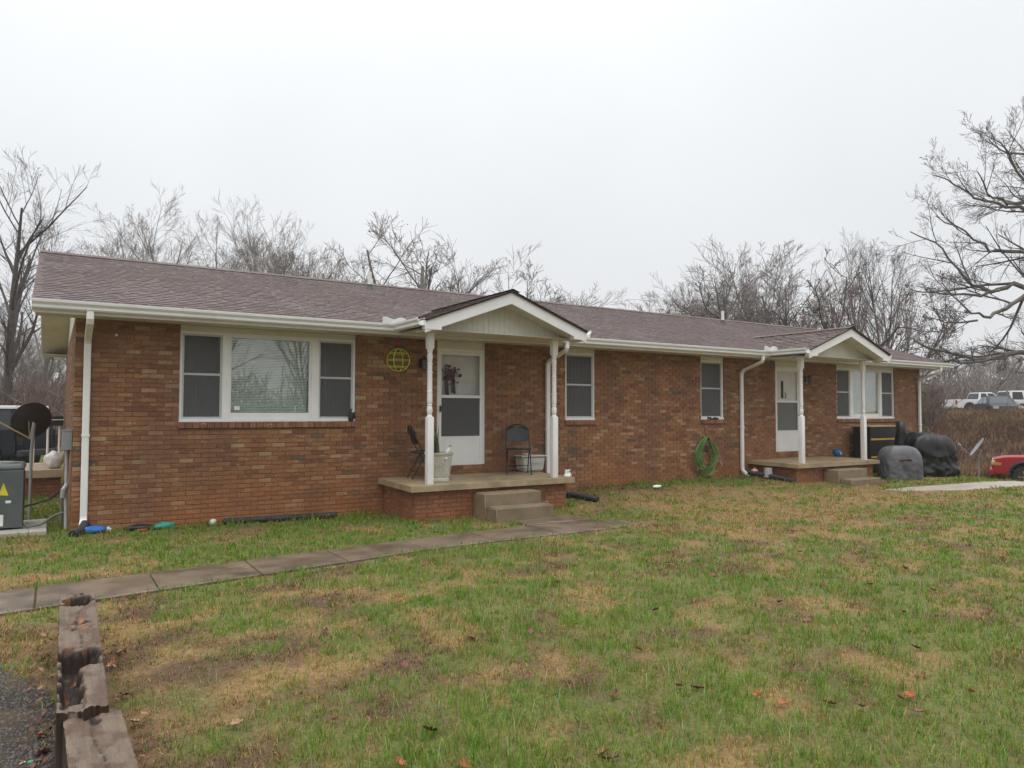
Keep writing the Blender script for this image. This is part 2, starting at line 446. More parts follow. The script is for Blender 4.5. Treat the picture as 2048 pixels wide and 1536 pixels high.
def axis(lo, hi, dense_lo, dense_hi, step, grow=1.18):
    a = list(np.arange(dense_lo, dense_hi + 1e-6, step)); s = step
    while a[-1] < hi: s *= grow; a.append(a[-1] + s)
    s = step
    while a[0] > lo: s *= grow; a.insert(0, a[0] - s)
    return np.array(a)
gx = axis(-400, 420, -4, 22, 0.14); gy = axis(-400, 420, -11.0, 1.0, 0.14)
GX, GY = np.meshgrid(gx, gy)
GZ = H(GX, GY)
nx, ny = len(gx), len(gy)
V = np.stack([GX.ravel(), GY.ravel(), GZ.ravel()], 1)
ii = (np.arange(ny - 1)[:, None] * nx + np.arange(nx - 1)[None, :]).ravel()
Fq = np.stack([ii, ii + 1, ii + 1 + nx, ii + nx], 1)
pc, gg = patch_colour(GX.ravel(), GY.ravel())
soil = np.array([.085, .05, .025])
gc = pc * .45 + soil * .45
bankm = (sst(26, 29, GX + .1 * GY) * sst(-25, -12, GY)).ravel()[:, None]
gc = gc * (1 - bankm) + np.array([.17, .105, .055]) * bankm
M_GROUND = mat('lawn_soil', (0.1, 0.08, 0.04), 0.95, 0.35, 30, attr='Col', bump=0.7, bscale=70)
ground = bpy.data.objects.new('ground', big_mesh('ground', V, Fq.ravel(), np.full(len(Fq), 4), M_GROUND, gc, True))
COL.objects.link(ground); tag(ground, 'patchy winter lawn of green and straw-coloured grass', None, None, 'structure')

# gravel drive at the lower left
M_ASPH = mat('gravel_drive', (0.045, 0.039, 0.035), 0.95, 0.55, 120, spec=0.15, dirt=(0.11, 0.075, 0.045), dscale=3.5, damt=0.8, dlo=0.46, dhi=0.62, bump=1.0, bscale=130)
def drive_edge(y): return -.18 - .30 * np.maximum(0, np.asarray(y, float) + 6.4) - .22 * (fbm(np.asarray(y, float) * 2.1, np.asarray(y, float) * 0 + 3, 4, 4) - .35)
gm = MB(); dy = np.linspace(-16, -4.0, 110); du = np.linspace(0, 1, 50) ** .5
gv = []
for y in dy:
    xe = float(drive_edge(y))
    for u_ in du: x_ = -9 + (xe + 9) * u_; gv.append((x_, y, Hs(x_, y) + .012))
gm.add(gv, [(j_ * 50 + i_, j_ * 50 + i_ + 1, (j_ + 1) * 50 + i_ + 1, (j_ + 1) * 50 + i_) for j_ in range(109) for i_ in range(49)])
drive = gm.build('gravel_driveway', M_ASPH); tag(drive, 'dark gravel driveway beside the old timbers', None, None, 'structure')
M_STONE = mat('gravel_stone', (0.10, 0.088, 0.08), 0.8, 0.6, 60)
gs = MB()
for k in range(7000):
    y = rng.uniform(-9.5, -5.0); x = float(drive_edge(y)) + .03 - abs(rng.gauss(0, .5))
    s_ = rng.uniform(.004, .012); z = Hs(x, y) + .013
    a = rng.uniform(0, 6.28); c_, n_ = math.cos(a) * s_, math.sin(a) * s_
    gs.add([(x + c_, y + n_, z), (x - n_, y + c_, z), (x - c_ * .8, y - n_ * .8, z), (x + n_, y - c_, z), (x + c_ * .2, y, z + s_ * .8)], [(0, 1, 4), (1, 2, 4), (2, 3, 4), (3, 0, 4)])
tag(gs.build('gravel', M_STONE), 'loose grey gravel stones on the driveway', None, None, 'stuff')

# walkways: concrete slabs with joints
def slab_piece(parent, q, z0=None, th=.08, name='slab'):
    bm = bmesh.new()
    vs = [bm.verts.new((x, y, (Hs(x, y) if z0 is None else z0) + .02)) for x, y in q]
    lo = [bm.verts.new((v.co.x, v.co.y, v.co.z - th)) for v in vs]
    bm.faces.new(vs)
    for i in range(4): bm.faces.new((vs[i], lo[i], lo[(i + 1) % 4], vs[(i + 1) % 4]))
    bmesh.ops.recalc_face_normals(bm, faces=bm.faces[:])
    bmesh.ops.bevel(bm, geom=[e for e in bm.edges if all(v in vs for v in e.verts)], offset=.008, segments=1, affect='EDGES')
    return MB().frombm(bm).build(name, M_WALK, parent)
wk = bpy.data.objects.new('walkway', None); COL.objects.link(wk); tag(wk, 'wet brown concrete walkway across the front lawn', None, None, 'structure')
def wy(x):
    far = -3.19 + .125 * (x + .6); near = -4.08 + .165 * (x + .6)
    if x > 4: near = -3.32 + .01 * (x - 4); far = min(far, -2.5)
    return far, near
js = [-5.2, -4.25, -3.28, -2.3, -1.31, -.33, .65, 1.63, 2.6, 3.66, 4.7, 5.74, 6.9, 7.3]
for a, b in zip(js[:-1], js[1:]):
    g = .007; a2, b2 = a + g, b - g
    fa, na = wy(a2); fb, nb = wy(b2)
    if a > 6.8: fb -= .30; nb += .16
    slab_piece(wk, [(a2, na), (b2, nb), (b2, fb), (a2, fa)], z0=.036)
slab_piece(wk, [(5.76, -2.44), (6.98, -2.44), (6.98, -1.97), (5.76, -1.97)], z0=.040, name='step_pad')
wk2 = bpy.data.objects.new('side_walkway', None); COL.objects.link(wk2); tag(wk2, 'pale concrete walk running off to the right past the far porch', None, None, 'structure')
M_WALK_R = mat('dry_concrete', (0.34, 0.30, 0.24), 0.5, 0.15, 3, dirt=(0.22, 0.18, 0.12), dscale=1.3, damt=0.6)
x = 14.6; k = 0
while x < 21.5:
    f = lambda t: -2.62 - .10 * (t - 14.6)
    wdt = .42 if k == 0 else .95
    o = slab_piece(wk2, [(x + .006, f(x) - wdt), (x + 1.19, f(x + 1.2) - .95), (x + 1.19, f(x + 1.2)), (x + .006, f(x) - (.1 if k == 0 else 0))])
    o.data.materials[0] = M_WALK_R
    x += 1.2; k += 1

# ------------------------------------------------------------------ the house
L_, D_ = 21.06, 7.72
ZS = 3.0                                                    # soffit
house = thing('brick_house', (0, 0, 0), 'long single-storey brown brick duplex with two white porches', 'house')
def mir(x): return L_ - x
PW = (1.31, 3.975); SW = (8.27, 9.02); DR = (5.47, 6.45)
ZSILL, ZHEAD, ZDB, ZDT = 1.591, 2.915, 0.79, 2.86
opens = [(PW[0], PW[1], 1.485, ZS), (mir(PW[1]), mir(PW[0]), 1.485, ZS), (SW[0], SW[1], 1.485, ZS), (mir(SW[1]), mir(SW[0]), 1.485, ZS),
         (DR[0], DR[1], ZDB, ZS), (mir(DR[1]), mir(DR[0]), ZDB, ZS)]
opens.sort()
# wall backing in mortar colour, openings cut 5 mm wider than the bricks
wb = MB(); x = 0.006
for (a, b, z0, z1) in opens:
    wb.box(x, a - .005, .009, .20, -.3, ZS + .1); wb.box(a - .005, b + .005, .009, .20, -.3, z0 - .005); x = b + .005
wb.box(x, L_ - .006, .009, .20, -.3, ZS + .1)
wb.box(.009, .20, .2, D_, -.3, ZS + .1); wb.box(L_ - .2, L_ - .006, .2, D_, -.3, ZS + .1); wb.box(.2, L_ - .2, D_ - .2, D_, -.3, ZS + .1)
wall = wb.build('wall', M_MORTAR, house)
# gable infill
for gxx in (.02, L_ - .14):
    MB().prism([(0, ZS + .1), (D_, ZS + .1), (D_ / 2, 4.42)], gxx, 'x', .12).build('gable_siding', M_VINYL, house)
# rooms behind the glass
rm = MB().box(.2, L_ - .2, 2.6, 2.7, 0, ZS); rm.box(.2, L_ - .2, .2, 2.6, .62, .66); rm.box(.2, L_ - .2, .2, 2.6, 3.02, 3.06)
rm.build('room_partition', M_DARK, house)

PAL = [((.252, .117, .053), 46), ((.300, .152, .069), 26), ((.190, .081, .040), 13), ((.36, .225, .125), 10), ((.125, .090, .056), 4), ((.262, .112, .052), 10)]
PW_T = sum(p[1] for p in PAL)
def brick_colour(x, z):
    n = float(vnoise(x * .9, z * 2.2, 77))
    if n > .76 and z < 1.1 and rng.random() < .45: return jit((.118, .09, .062), .16)
    r = rng.random() * PW_T
    for c, w_ in PAL:
        if r < w_: return jit(c, .12)
        r -= w_
    return jit(PAL[0][0], .15)
CH, BW = .0677, .2032
def courses(z0, z1):
    k = 0; z = z0
    while z < z1 - .01:
        yield k, z, min(z + CH - .0095, z1); z += CH; k += 1
bricks = []                                                  # (x0,x1,y,z0,z1)
for k, z, zt in courses(-.165, ZS):
    x = -(.5 * BW if k % 2 else 0)
    while x < L_:
        a, b = max(x + .0045, 0), min(x + BW - .0045, L_); x += BW
        segs = [(a, b)]
        for (oa, ob, oz0, oz1) in opens:
            if zt > oz0 + .012 and z < oz1:
                ns = []
                for (p, q) in segs:
                    if q <= oa or p >= ob: ns.append((p, q))
                    else:
                        if p < oa: ns.append((p, oa))
                        if q > ob: ns.append((ob, q))
                segs = ns
        for p, q in segs:
            if q - p > .012: bricks.append((p, q, z, min(zt, ZS)))
def hid(p, q, z):      # behind porches, posts, downspout or below grade
    xm = (p + q) / 2
    return z < Hs(xm, 0) + .01 or .06 < xm < .24 or (4.4 < xm < 7.5 and z < .66) or xm > 9
cand = [b for b in bricks if not hid(b[0], b[1], b[2]) and abs((b[1] - b[0]) - (BW - .009)) < .002 and z]
cand.sort(key=lambda b: (Vector(((b[0] + b[1]) / 2, 0, b[2])) - Vector((1.0, -4.0, 1.0))).length)
near = set(cand[:300])
VAR = []
for k in range(18):
    c = brick_colour(k * 3.1, k * .7)
    mb = MB(); t = rng.uniform(-.0015, .0015)
    mb.bbox(-(BW - .009) / 2, (BW - .009) / 2, t, .10, -(CH - .0095) / 2, (CH - .0095) / 2, .0025, c)
    bm = bmesh.new(); bmesh.ops.create_cube(bm, size=1)
    for v in bm.verts: v.co = Vector((v.co.x * (BW - .009), .05 + v.co.y * .1 + (t if v.co.y < 0 else 0), v.co.z * (CH - .0095)))
    bmesh.ops.bevel(bm, geom=[e for e in bm.edges if all(v.co.y < .05 for v in e.verts)], offset=.003, segments=1, affect='EDGES')
    VAR.append((c, MB().frombm(bm, c).mesh('brick', M_BRICK)))
bf = MB()
for b in bricks:
    p, q, z, zt = b
    if b in near:
        want = brick_colour((p + q) / 2, z)
        me = min(VAR, key=lambda v: sum((v[0][i] - want[i]) ** 2 for i in range(3)) + rng.random() * .0006)[1]
        inst('brick', me, wall, ((p + q) / 2, rng.uniform(-.0015, .0015), (z + zt) / 2))
    else:
        bf.box(p, q, rng.uniform(-.002, .002), .1, z, zt, brick_colour((p + q) / 2, z))
for k, z, zt in courses(-.165, ZS):                         # left return wall
    y = .101 + (.5 * BW if k % 2 else 0)
    while y < D_ - .02:
        bf.box(rng.uniform(-.002, .002), .08, y + .0045, min(y + BW - .0045, D_), z, zt, brick_colour(y, z)); y += BW
tag(bf.build('brick_field', M_BRICK, wall), kind='stuff')

# ---- roof
EY, EZ, RY, RZ = -.64, 3.165, D_ / 2, 4.60
XL, XR = -.48, 21.56
SLP = (RZ - EZ) / (RY - EY); ANG = math.atan(SLP)
M_DECK = mat('roof_deck', (.05, .038, .036), .8)
rd = MB()
th = .03
rd.prism([(EY, EZ - th), (RY, RZ - th), (2 * RY - EY, EZ - th), (2 * RY - EY, EZ - th - .02), (RY, RZ - th - .02), (EY, EZ - th - .02)], XL, 'x', XR - XL)
roof = rd.build('roof', M_DECK, house)
PALR = [(.098, .060, .052), (.086, .050, .045), (.107, .069, .060), (.091, .058, .054), (.102, .062, .050), (.115, .084, .077)]
LEN = math.hypot(RY - EY, RZ - EZ); EXP = .140
nC = int(LEN / EXP) + 1
Mroof = Matrix.Translation((0, EY, EZ - th)) @ Matrix.Rotation(ANG, 4, 'X')
def shingle_box(mb, x0, x1, s0, tk, c, ln=EXP + .05):
    """wedge tab lying on the slope: thick butt at s0"""
    mb.add([(x0, s0, 0), (x1, s0, 0), (x1, s0 + ln, 0), (x0, s0 + ln, 0), (x0, s0, tk), (x1, s0, tk), (x1, s0 + ln, .004), (x0, s0 + ln, .004)],
           [(4, 5, 6, 7), (0, 1, 5, 4), (1, 2, 6, 5), (3, 0, 4, 7)], c)
def tabcol():
    return jit((.066, .042, .040), .1) if rng.random() < .13 else jit(rng.choice(PALR), .08)
SV = []
for k in range(24):
    c = tabcol(); wd = (.13, .18, .23, .29)[k % 4]
    mb = MB(); shingle_box(mb, -wd / 2, wd / 2, 0, .0135, c)
    SV.append((wd, mb.mesh('shingle', M_SHINGLE)))
sf = MB(); shl = []
rs = random.Random(5)
for c_ in range(nC):
    s0 = c_ * EXP - .012; x = XL + rs.uniform(0, .1)
    # underlying course strip, then raised tabs
    ln = min(EXP + .05, LEN - s0)
    shingle_box(sf, XL - .012, XR + .012, s0, .009, jit(PALR[0], .05), ln)
    while x < XR:
        wd = rs.choice((.13, .18, .23, .29)); gap = rs.choice((.01, .02, .05, .09))
        if x + wd > XR: break
        shl.append((x + wd / 2, wd, s0, ln)); x += wd + gap
PV = [(4.43, 7.47), (mir(7.47), mir(4.43))]
def under_porch(x, s0):
    y = EY + s0 * math.cos(ANG)
    for a, b in PV:
        hw = 1.52 * (1 - (y + .64) / 1.75)
        if abs(x - (a + b) / 2) < hw - .05: return True
    return False
shl2 = [s for s in shl if s[3] > EXP + .045 and not under_porch(s[0], s[2])]
shl2.sort(key=lambda s: (Vector((s[0], EY + s[2] * math.cos(ANG), EZ)) - Vector((.2, -6, 2))).length)
sn = set(shl2[:300])
for s in shl:
    xx, wd, s0, ln = s
    if under_porch(xx, s0 - .3) and under_porch(xx, s0): continue
    if s in sn:
        me = rs.choice([q for q in SV if q[0] == wd])[1]
        inst('shingle', me, roof, M=Mroof @ Matrix.Translation((xx, s0, .0005 + rs.uniform(0, .0012))))
    else:
        shingle_box(sf, xx - wd / 2, xx + wd / 2, s0, .0135 + rs.uniform(0, .001), tabcol(), ln)
sf.xform(Mroof)
cap = MB()                                                   # ridge caps
x = XL
while x < XR:
    c = jit(rs.choice(PALR), .12)
    for sgn in (-1, 1):
        cap.add([(x, RY, RZ + .012), (x + .26, RY, RZ + .006), (x + .26, RY + sgn * .14, RZ - .056), (x, RY + sgn * .14, RZ - .050), (x, RY, RZ - .01), (x, RY + sgn * .14, RZ - .07)],
                [(0, 1, 2, 3) if sgn < 0 else (3, 2, 1, 0), (0, 3, 5, 4)], c)
    x += .2
sf.v += []; n0 = len(sf.v); sf.add(cap.v, cap.f); sf.c[-len(cap.f):] = cap.c
tag(sf.build('shingle_field', M_SHINGLE, roof), kind='stuff')
# rear slope
rr = MB()
rr.add([(XL, RY, RZ), (XR, RY, RZ), (XR, 2 * RY - EY, EZ), (XL, 2 * RY - EY, EZ)], [(0, 1, 2, 3)], (.11, .08, .075)); rr.build('rear_shingles', M_SHINGLE, roof)

# ---- eaves: soffit, fascia, rake boards
PF = -1.69                                                   # porch rake fascia plane
ev = MB()
ev.box(XL + .02, XR - .02, -.585, .0085, ZS + .002, ZS + .014)
ev.box(XL + .02, XR - .02, D_ + .001, D_ + .6, ZS + .002, ZS + .014)
ev.build('soffit', M_VINYL, house)
MB().box(XL, XR, -.605, -.586, ZS - .02, EZ - .012).build('fascia', M_WHITE, house)
MB().box(XL, XR, D_ + .6, D_ + .62, ZS - .02, EZ - .035).build('fascia', M_WHITE, house)
for xa in (XL - .004, XR - .018):
    for sgn in (0, 1):
        f = (lambda y: y) if not sgn else (lambda y: 2 * RY - y)
        pl = [(f(EY + .03), EZ - .17), (f(RY), RZ - .20), (f(RY), RZ - .052), (f(EY + .03), EZ - .044)]
        MB().prism(pl, xa, 'x', .022).build('rake_board', M_WHITE, house)
for xa, xb in ((XL + .019, .03), (L_ - .03, XR - .019)):
    for sgn in (0, 1):
        f = (lambda y: y) if not sgn else (lambda y: 2 * RY - y)
        pl = [(f(-.58), EZ - .155), (f(RY), RZ - .185), (f(RY), RZ - .172), (f(-.58), EZ - .142)]
        MB().prism(pl, xa, 'x', xb - xa).build('rake_soffit', M_VINYL, house)

# ---- gutters
GP = [(0, 0), (-.085, .0), (-.10, .018), (-.10, .05), (-.125, .085), (-.128, .115), (-.118, .118), (-.112, .09), (-.09, .055), (-.088, .02), (-.08, .008), (-.008, .008), (-.008, .115), (0, .115)]
def gutter_x(x0, x1, y, z, name='gutter'):
    return MB().prism([(y + a, z + b) for a, b in GP], x0, 'x', x1 - x0).build(name, M_GUTTER, house)
def gutter_y(y0, y1, x, z, sgn):
    m_ = MB().prism([(x + sgn * a, z + b) for a, b in GP], y0, 'y', y1 - y0); return m_.build('gutter', M_GUTTER, house)
GZ0 = 3.02
gutter_x(XL - .01, 4.42, -.606, GZ0); gutter_x(7.48, mir(7.48), -.606, GZ0); gutter_x(mir(4.42), XR + .01, -.606, GZ0)
for a, b in PV:
    gutter_y(PF + .02, -.73, a, GZ0 + .003, 1); gutter_y(PF + .02, -.73, b, GZ0 + .003, -1)

# ---- porches
def turned_post(x, y, zb, zt, parent):
    mb = MB(); s = .052
    mb.bbox(x - s, x + s, y - s, y + s, zb, zb + 1.05, .006)
    mb.bbox(x - s, x + s, y - s, y + s, zt - .27, zt, .006)
    a = zb + 1.045; h = (zt - .268) - a
    pr = [(.050, 0), (.046, .02), (.033, .035), (.036, .05), (.044, .075), (.047, .11), (.043, .15), (.034, .175), (.040, .185), (.040, .20), (.033, .21),
          (.041, .225), (.044, .26), (.041, h * .36), (.045, h * .365), (.045, h * .38), (.040, h * .385), (.039, h * .64), (.044, h * .645), (.044, h * .66), (.038, h * .665),
          (.037, h - .25), (.043, h - .245), (.043, h - .23), (.034, h - .22), (.040, h - .18), (.045, h - .13), (.042, h - .09), (.034, h - .065), (.041, h - .055), (.041, h - .035), (.05, h)]
    mb.lathe(pr, (x, y, a), 18)
    return mb.build('porch_post', M_POST, parent, auto=35)
def porch(xc, posts, slab_x, steps_x):
    hw = 1.52; zb, za = EZ - .022, 3.705
    sl_ = (za - zb) / hw
    dk = MB()
    yb = 1.35
    for sgn in (-1, 1):
        # deck sinks into the main roof at the valley
        dk.add([(xc, PF - .03, za - .03), (xc, yb, za - .03), (xc + sgn * hw, -.55, zb - .03), (xc + sgn * hw, PF - .03, zb - .03),
                (xc, PF - .03, za - .055), (xc, yb, za - .055), (xc + sgn * hw, -.55, zb - .055), (xc + sgn * hw, PF - .03, zb - .055)],
               [(0, 1, 2, 3), (4, 7, 6, 5), (0, 3, 7, 4), (3, 2, 6, 7)])
    pr = dk.build('porch_roof', M_DECK, house)
    sh = MB(); lng = math.hypot(hw, za - zb); a_ = math.atan(sl_)
    for sgn in (-1, 1):
        mb = MB(); k = 0; s0 = -.01
        while s0 < lng - .02:
            ln = min(.19, lng - s0)
            yend = PF - .03 + (-.55 - (PF - .03)) + (1.9) * max(0, s0 / lng)
            shingle_box(mb, 0, yend - PF + .045, s0, .010, jit(PALR[1], .1), ln)
            x = rs.uniform(0, .1)
            while x < yend - PF - .1:
                wd = rs.choice((.13, .18, .23, .29)); shingle_box(mb, x, min(x + wd, yend - PF), s0, .017 + rs.uniform(0, .006), jit(rs.choice(PALR), .12), ln)
                x += wd + rs.choice((.02, .05, .09, .13))
            s0 += EXP
        R = Matrix.Translation((xc + sgn * hw, PF - .045, zb - .03)) @ (Matrix(((0, -sgn * 1, 0, 0), (1, 0, 0, 0), (0, 0, 1, 0), (0, 0, 0, 1))) @ Matrix.Rotation(a_, 4, 'X'))
        mb.xform(R)
        if sgn < 0: mb.f = [tuple(reversed(f)) for f in mb.f]
        sh.add(mb.v, mb.f); sh.c[-len(mb.f):] = mb.c
    y = PF - .045
    while y < 1.0:
        c = jit(rs.choice(PALR), .1)
        for sgn in (-1, 1):
            sh.add([(xc, y, za + .005), (xc, y + .24, za), (xc + sgn * .14, y + .24, za - .14 * sl_), (xc + sgn * .14, y, za - .14 * sl_ + .006)], [(0, 1, 2, 3)], c)
        y += .18
    tag(sh.build('shingle_field', M_SHINGLE, pr), kind='stuff')
    # pediment: frame boards and vertical panels
    for sgn in (-1, 1):
        X = lambda t: xc + sgn * t
        MB().prism([(X(0), za - .235), (X(hw), zb - .225), (X(hw), zb - .042), (X(0), za - .052)], PF, 'y', .025).build('rake_fascia', M_WHITE, house)
        MB().prism([(X(.01), za - .215), (X(hw - .02), zb - .195), (X(hw - .02), zb - .18), (X(.01), za - .20)], PF + .026, 'y', .36).build('rake_soffit', M_VINYL, house)
        MB().box(min(X(hw - .27), X(hw + .002)), max(X(hw - .27), X(hw + .002)), PF - .006, PF + .12, ZS - .03, zb - .045).build('fascia_return', M_WHITE, house)
    gp = MB().box(xc - hw + .05, xc + hw - .05, -1.31, -1.295, ZS, ZS + .03).build('porch_gable', M_VINYL, house)
    bw = .101; x = xc - hw + .1
    while x < xc + hw - .12:
        xa, xb = x + .002, x + bw - .002
        f = lambda t: za - .205 - abs(t - xc) * sl_
        if min(f(xa), f(xb)) > ZS + .05:
            pts = [(xa, ZS + .004), (xb, ZS + .004), (xb, f(xb))] + ([(xc, f(xc))] if xa < xc < xb else []) + [(xa, f(xa))]
            MB().prism(pts, -1.318 + .002 * (int(x * 97) % 2), 'y', .02).build('gable_panel', M_VINYL, gp)
            # groove strip behind the joints
        x += bw
    MB().prism([(xc - hw + .1, ZS + .002), (xc + hw - .1, ZS + .002), (xc, za - .21)], -1.305, 'y', .02).build('panel_backing', mat('vinyl_groove', (.36, .35, .29), .6), gp)
    MB().box(xc - hw + .03, xc + hw - .03, -1.45, -.588, ZS - .006, ZS + .0015).build('porch_ceiling', M_VINYL, house)
    for px in posts: turned_post(px, -1.2, .604, ZS - .007, house)
    # slab on a brick base
    s0, s1 = slab_x
    bm = bmesh.new(); bmesh.ops.create_cube(bm, size=1)
    for v in bm.verts:
        v.co = Vector(((s0 + s1) / 2 + v.co.x * (s1 - s0), -.6835 + v.co.y * 1.365, .56 + v.co.z * .09 + (.022 if v.co.y > 0 else -.004)))
    bmesh.ops.subdivide_edges(bm, edges=bm.edges[:], cuts=9, use_grid_fill=True)
    for v in bm.verts:
        if v.co.y < -1.3 or v.co.x < s0 + .02:
            n = float(fbm(v.co.x * 3, v.co.y * 3 + v.co.z * 5, 12)) - .5; v.co.y += n * .015; v.co.x += n * .012
    ps = MB().frombm(bm).build('porch_slab', M_CONC, house)
    bb = MB(); bb.box(s0 + .115, s1 - .115, -1.245, -.001, -.2, .505).build('porch_base', M_MORTAR, house)
    base = bpy.data.objects[house.children[-1].name]
    bk = MB()
    for k, z, zt in courses(-.165, .505):
        x = s0 + .106 - (.5 * BW if k % 2 else 0)
        while x < s1 - .106:
            a, b = max(x + .0045, s0 + .106), min(x + BW - .0045, s1 - .106); x += BW
            if b - a > .02: bk.box(a, b, -1.255 + rng.uniform(-.003, .003), -1.16, z, zt, jit(rng.choice(((.24, .10, .055), (.21, .085, .05), (.28, .13, .07))), .15))
        y = -1.16 - (.5 * BW if k % 2 else 0)
        while y < 0:
            a, b = max(y + .0045, -1.155), min(y + BW - .0045, -.004); y += BW
            if b - a > .02:
                for xs in ((s0 + .106, s0 + .18), (s1 - .18, s1 - .106)):
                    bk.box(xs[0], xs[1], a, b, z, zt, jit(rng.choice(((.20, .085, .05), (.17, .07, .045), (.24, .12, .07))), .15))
    tag(bk.build('brick_field', M_BRICK, base), kind='stuff')
    st0, st1 = steps_x
    def step(x0, x1, y0, y1, z0, z1):
        bm = bmesh.new(); bmesh.ops.create_cube(bm, size=1)
        for v in bm.verts: v.co = Vector(((x0 + x1) / 2 + v.co.x * (x1 - x0), (y0 + y1) / 2 + v.co.y * (y1 - y0), (z0 + z1) / 2 + v.co.z * (z1 - z0)))
        bmesh.ops.bevel(bm, geom=bm.edges[:], offset=.016, segments=3, affect='EDGES')
        return MB().frombm(bm).build('step', M_STEP, house, auto=50)
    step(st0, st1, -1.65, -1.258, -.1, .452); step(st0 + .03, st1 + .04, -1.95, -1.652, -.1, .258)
porch(5.95, (4.745, 7.135), (4.375, 7.46), (5.49, 6.56))
porch(mir(5.95), (mir(7.12), mir(4.755)), (mir(7.50), mir(4.38)), (14.62, 15.72))

# ---- splash guards at the valleys
def splash(x, sgn):
    mb = MB(); n = 9
    pts = []
    for i in range(n):
        t = i / (n - 1); pts.append((x + sgn * (-.22 + .4 * t), -.735 - .05 * abs(math.sin(t * 6.3)) * .2 - .12 * (1 if t > .7 else 0) * (t - .7), 0))
    top = [.075 + .02 * math.sin(t * 6.28 * 1.5 + .6) for t in np.linspace(0, 1, n)]
    vs = [(p[0], p[1], GZ0 + .10) for p in pts] + [(p[0], p[1] - .01, GZ0 + .13 + h) for p, h in zip(pts, top)] + [(p[0], p[1] + .006, GZ0 + .10) for p in pts] + [(p[0], p[1] - .004, GZ0 + .13 + h) for p, h in zip(pts, top)]
    fs = []
    for i in range(n - 1): fs += [(i, i + 1, n + i + 1, n + i), (2 * n + i + 1, 2 * n + i, 3 * n + i, 3 * n + i + 1), (n + i, n + i + 1, 3 * n + i + 1, 3 * n + i)]
    return mb.add(vs, fs).build('splash_guard', M_WHITE, house)
splash(4.36, 1); splash(7.55, -1); splash(mir(7.55), 1); splash(mir(4.36), -1)

# ---- downspouts
def downspout(x, zb, kick=0.0, foot=True, x_top=None):
    xt = x if x_top is None else x_top
    pts = [(xt, -.665, 3.03), (xt, -.665, 2.93), (xt, -.64, 2.885), (x, -.12, 2.72), (x, -.06, 2.66), (x, -.055, 2.55), (x, -.055, 1.4), (x, -.055, zb + .14), (x, -.07, zb + .09), (x + kick * .5, -.15, zb + .02), (x + kick, -.22, zb - .03)]
    mb = MB().tube(pts, .03, rect=(.085, .06)); mb.box(x - .05, x + .05, -.092, -.0, 1.39, 1.415)
    return mb.build('downspout', M_WHITE, house)
downspout(.145, .17, -.03); downspout(7.81, .25, .05); downspout(13.33, .30, .05); downspout(20.93, .2)

# ---- vent pipes on the roof
M_PVC = mat('vent_pvc', (.74, .73, .69), .5, .1, 5)
for vx, vy in ((5.44, 3.2), (16.4, 3.2)):
    z = EZ + (vy - EY) * SLP
    p = MB().lathe([(.042, -.1), (.042, .34), (.034, .34), (.034, .1)], (vx, vy, z), 14).build('vent_pipe', M_PVC, house, auto=40)
    MB().lathe([(.11, -.05), (.06, .03), (.05, .07), (.043, .07)], (vx, vy, z), 14).build('flashing_boot', M_BLACKP, p)

# ---- windows
def ring(mb, x0, x1, z0, z1, w_, y0, y1):
    mb.box(x0, x0 + w_, y0, y1, z0, z1); mb.box(x1 - w_, x1, y0, y1, z0, z1)
    mb.box(x0 + w_, x1 - w_, y0, y1, z0, z0 + w_); mb.box(x0 + w_, x1 - w_, y0, y1, z1 - w_, z1)
SLATM = {}
def slats(win, x0, x1, z0, z1, y, pitch=.025, tilt=58):
    key = round(x1 - x0, 3)
    if key not in SLATM:
        mb = MB(); w2 = (x1 - x0) / 2; hw = .0125; c = math.cos(math.radians(tilt)) * hw; s_ = math.sin(math.radians(tilt)) * hw
        mb.add([(-w2, -c, -s_), (w2, -c, -s_), (w2, 0, .0015), (-w2, 0, .0015), (w2, c, s_), (-w2, c, s_)], [(0, 1, 2, 3), (3, 2, 4, 5)])
        SLATM[key] = mb.mesh('blind_slat', M_BLIND)
    z = z1 - .02
    while z > z0:
        o = inst('blind_slat', SLATM[key], win, ((x0 + x1) / 2, y, z)); o.rotation_euler = (rng.uniform(-.06, .06), rng.uniform(-.0015, .0015), 0); z -= pitch
def sash(win, x0, x1, z0, z1, y=.045):
    mb = MB(); ring(mb, x0, x1, z0, z1, .028, y, y + .03)
    zm = (z0 + z1) / 2 + .03
    mb.box(x0 + .028, x1 - .028, y + .003, y + .028, zm - .016, zm + .016); mb.build('sash', M_ALU, win)
    MB().box(x0 + .027, x1 - .027, y + .020, y + .024, z0 + .027, zm - .015).build('pane', M_GLASS2, win)
    MB().box(x0 + .027, x1 - .027, y + .020, y + .024, zm + .015, z1 - .027).build('pane', M_GLASS2, win)
    # fly screen outside the glass
    MB().add([(x0 + .026, y + .012, z0 + .026), (x1 - .026, y + .012, z0 + .026), (x1 - .026, y + .012, z1 - .026), (x0 + .026, y + .012, z1 - .026)], [(0, 1, 2, 3)]).build('insect_screen', M_SCREEN, win)
    n = 26; vs = []
    for i in range(n + 1):
        xx = x0 + (x1 - x0) * i / n; yy = y + .12 + .012 * math.sin(i * 1.9)
        vs += [(xx, yy, z0), (xx, yy, z1)]
    MB().add(vs, [(2 * i, 2 * i + 2, 2 * i + 3, 2 * i + 1) for i in range(n)]).build('curtain', M_CURTAIN, win)
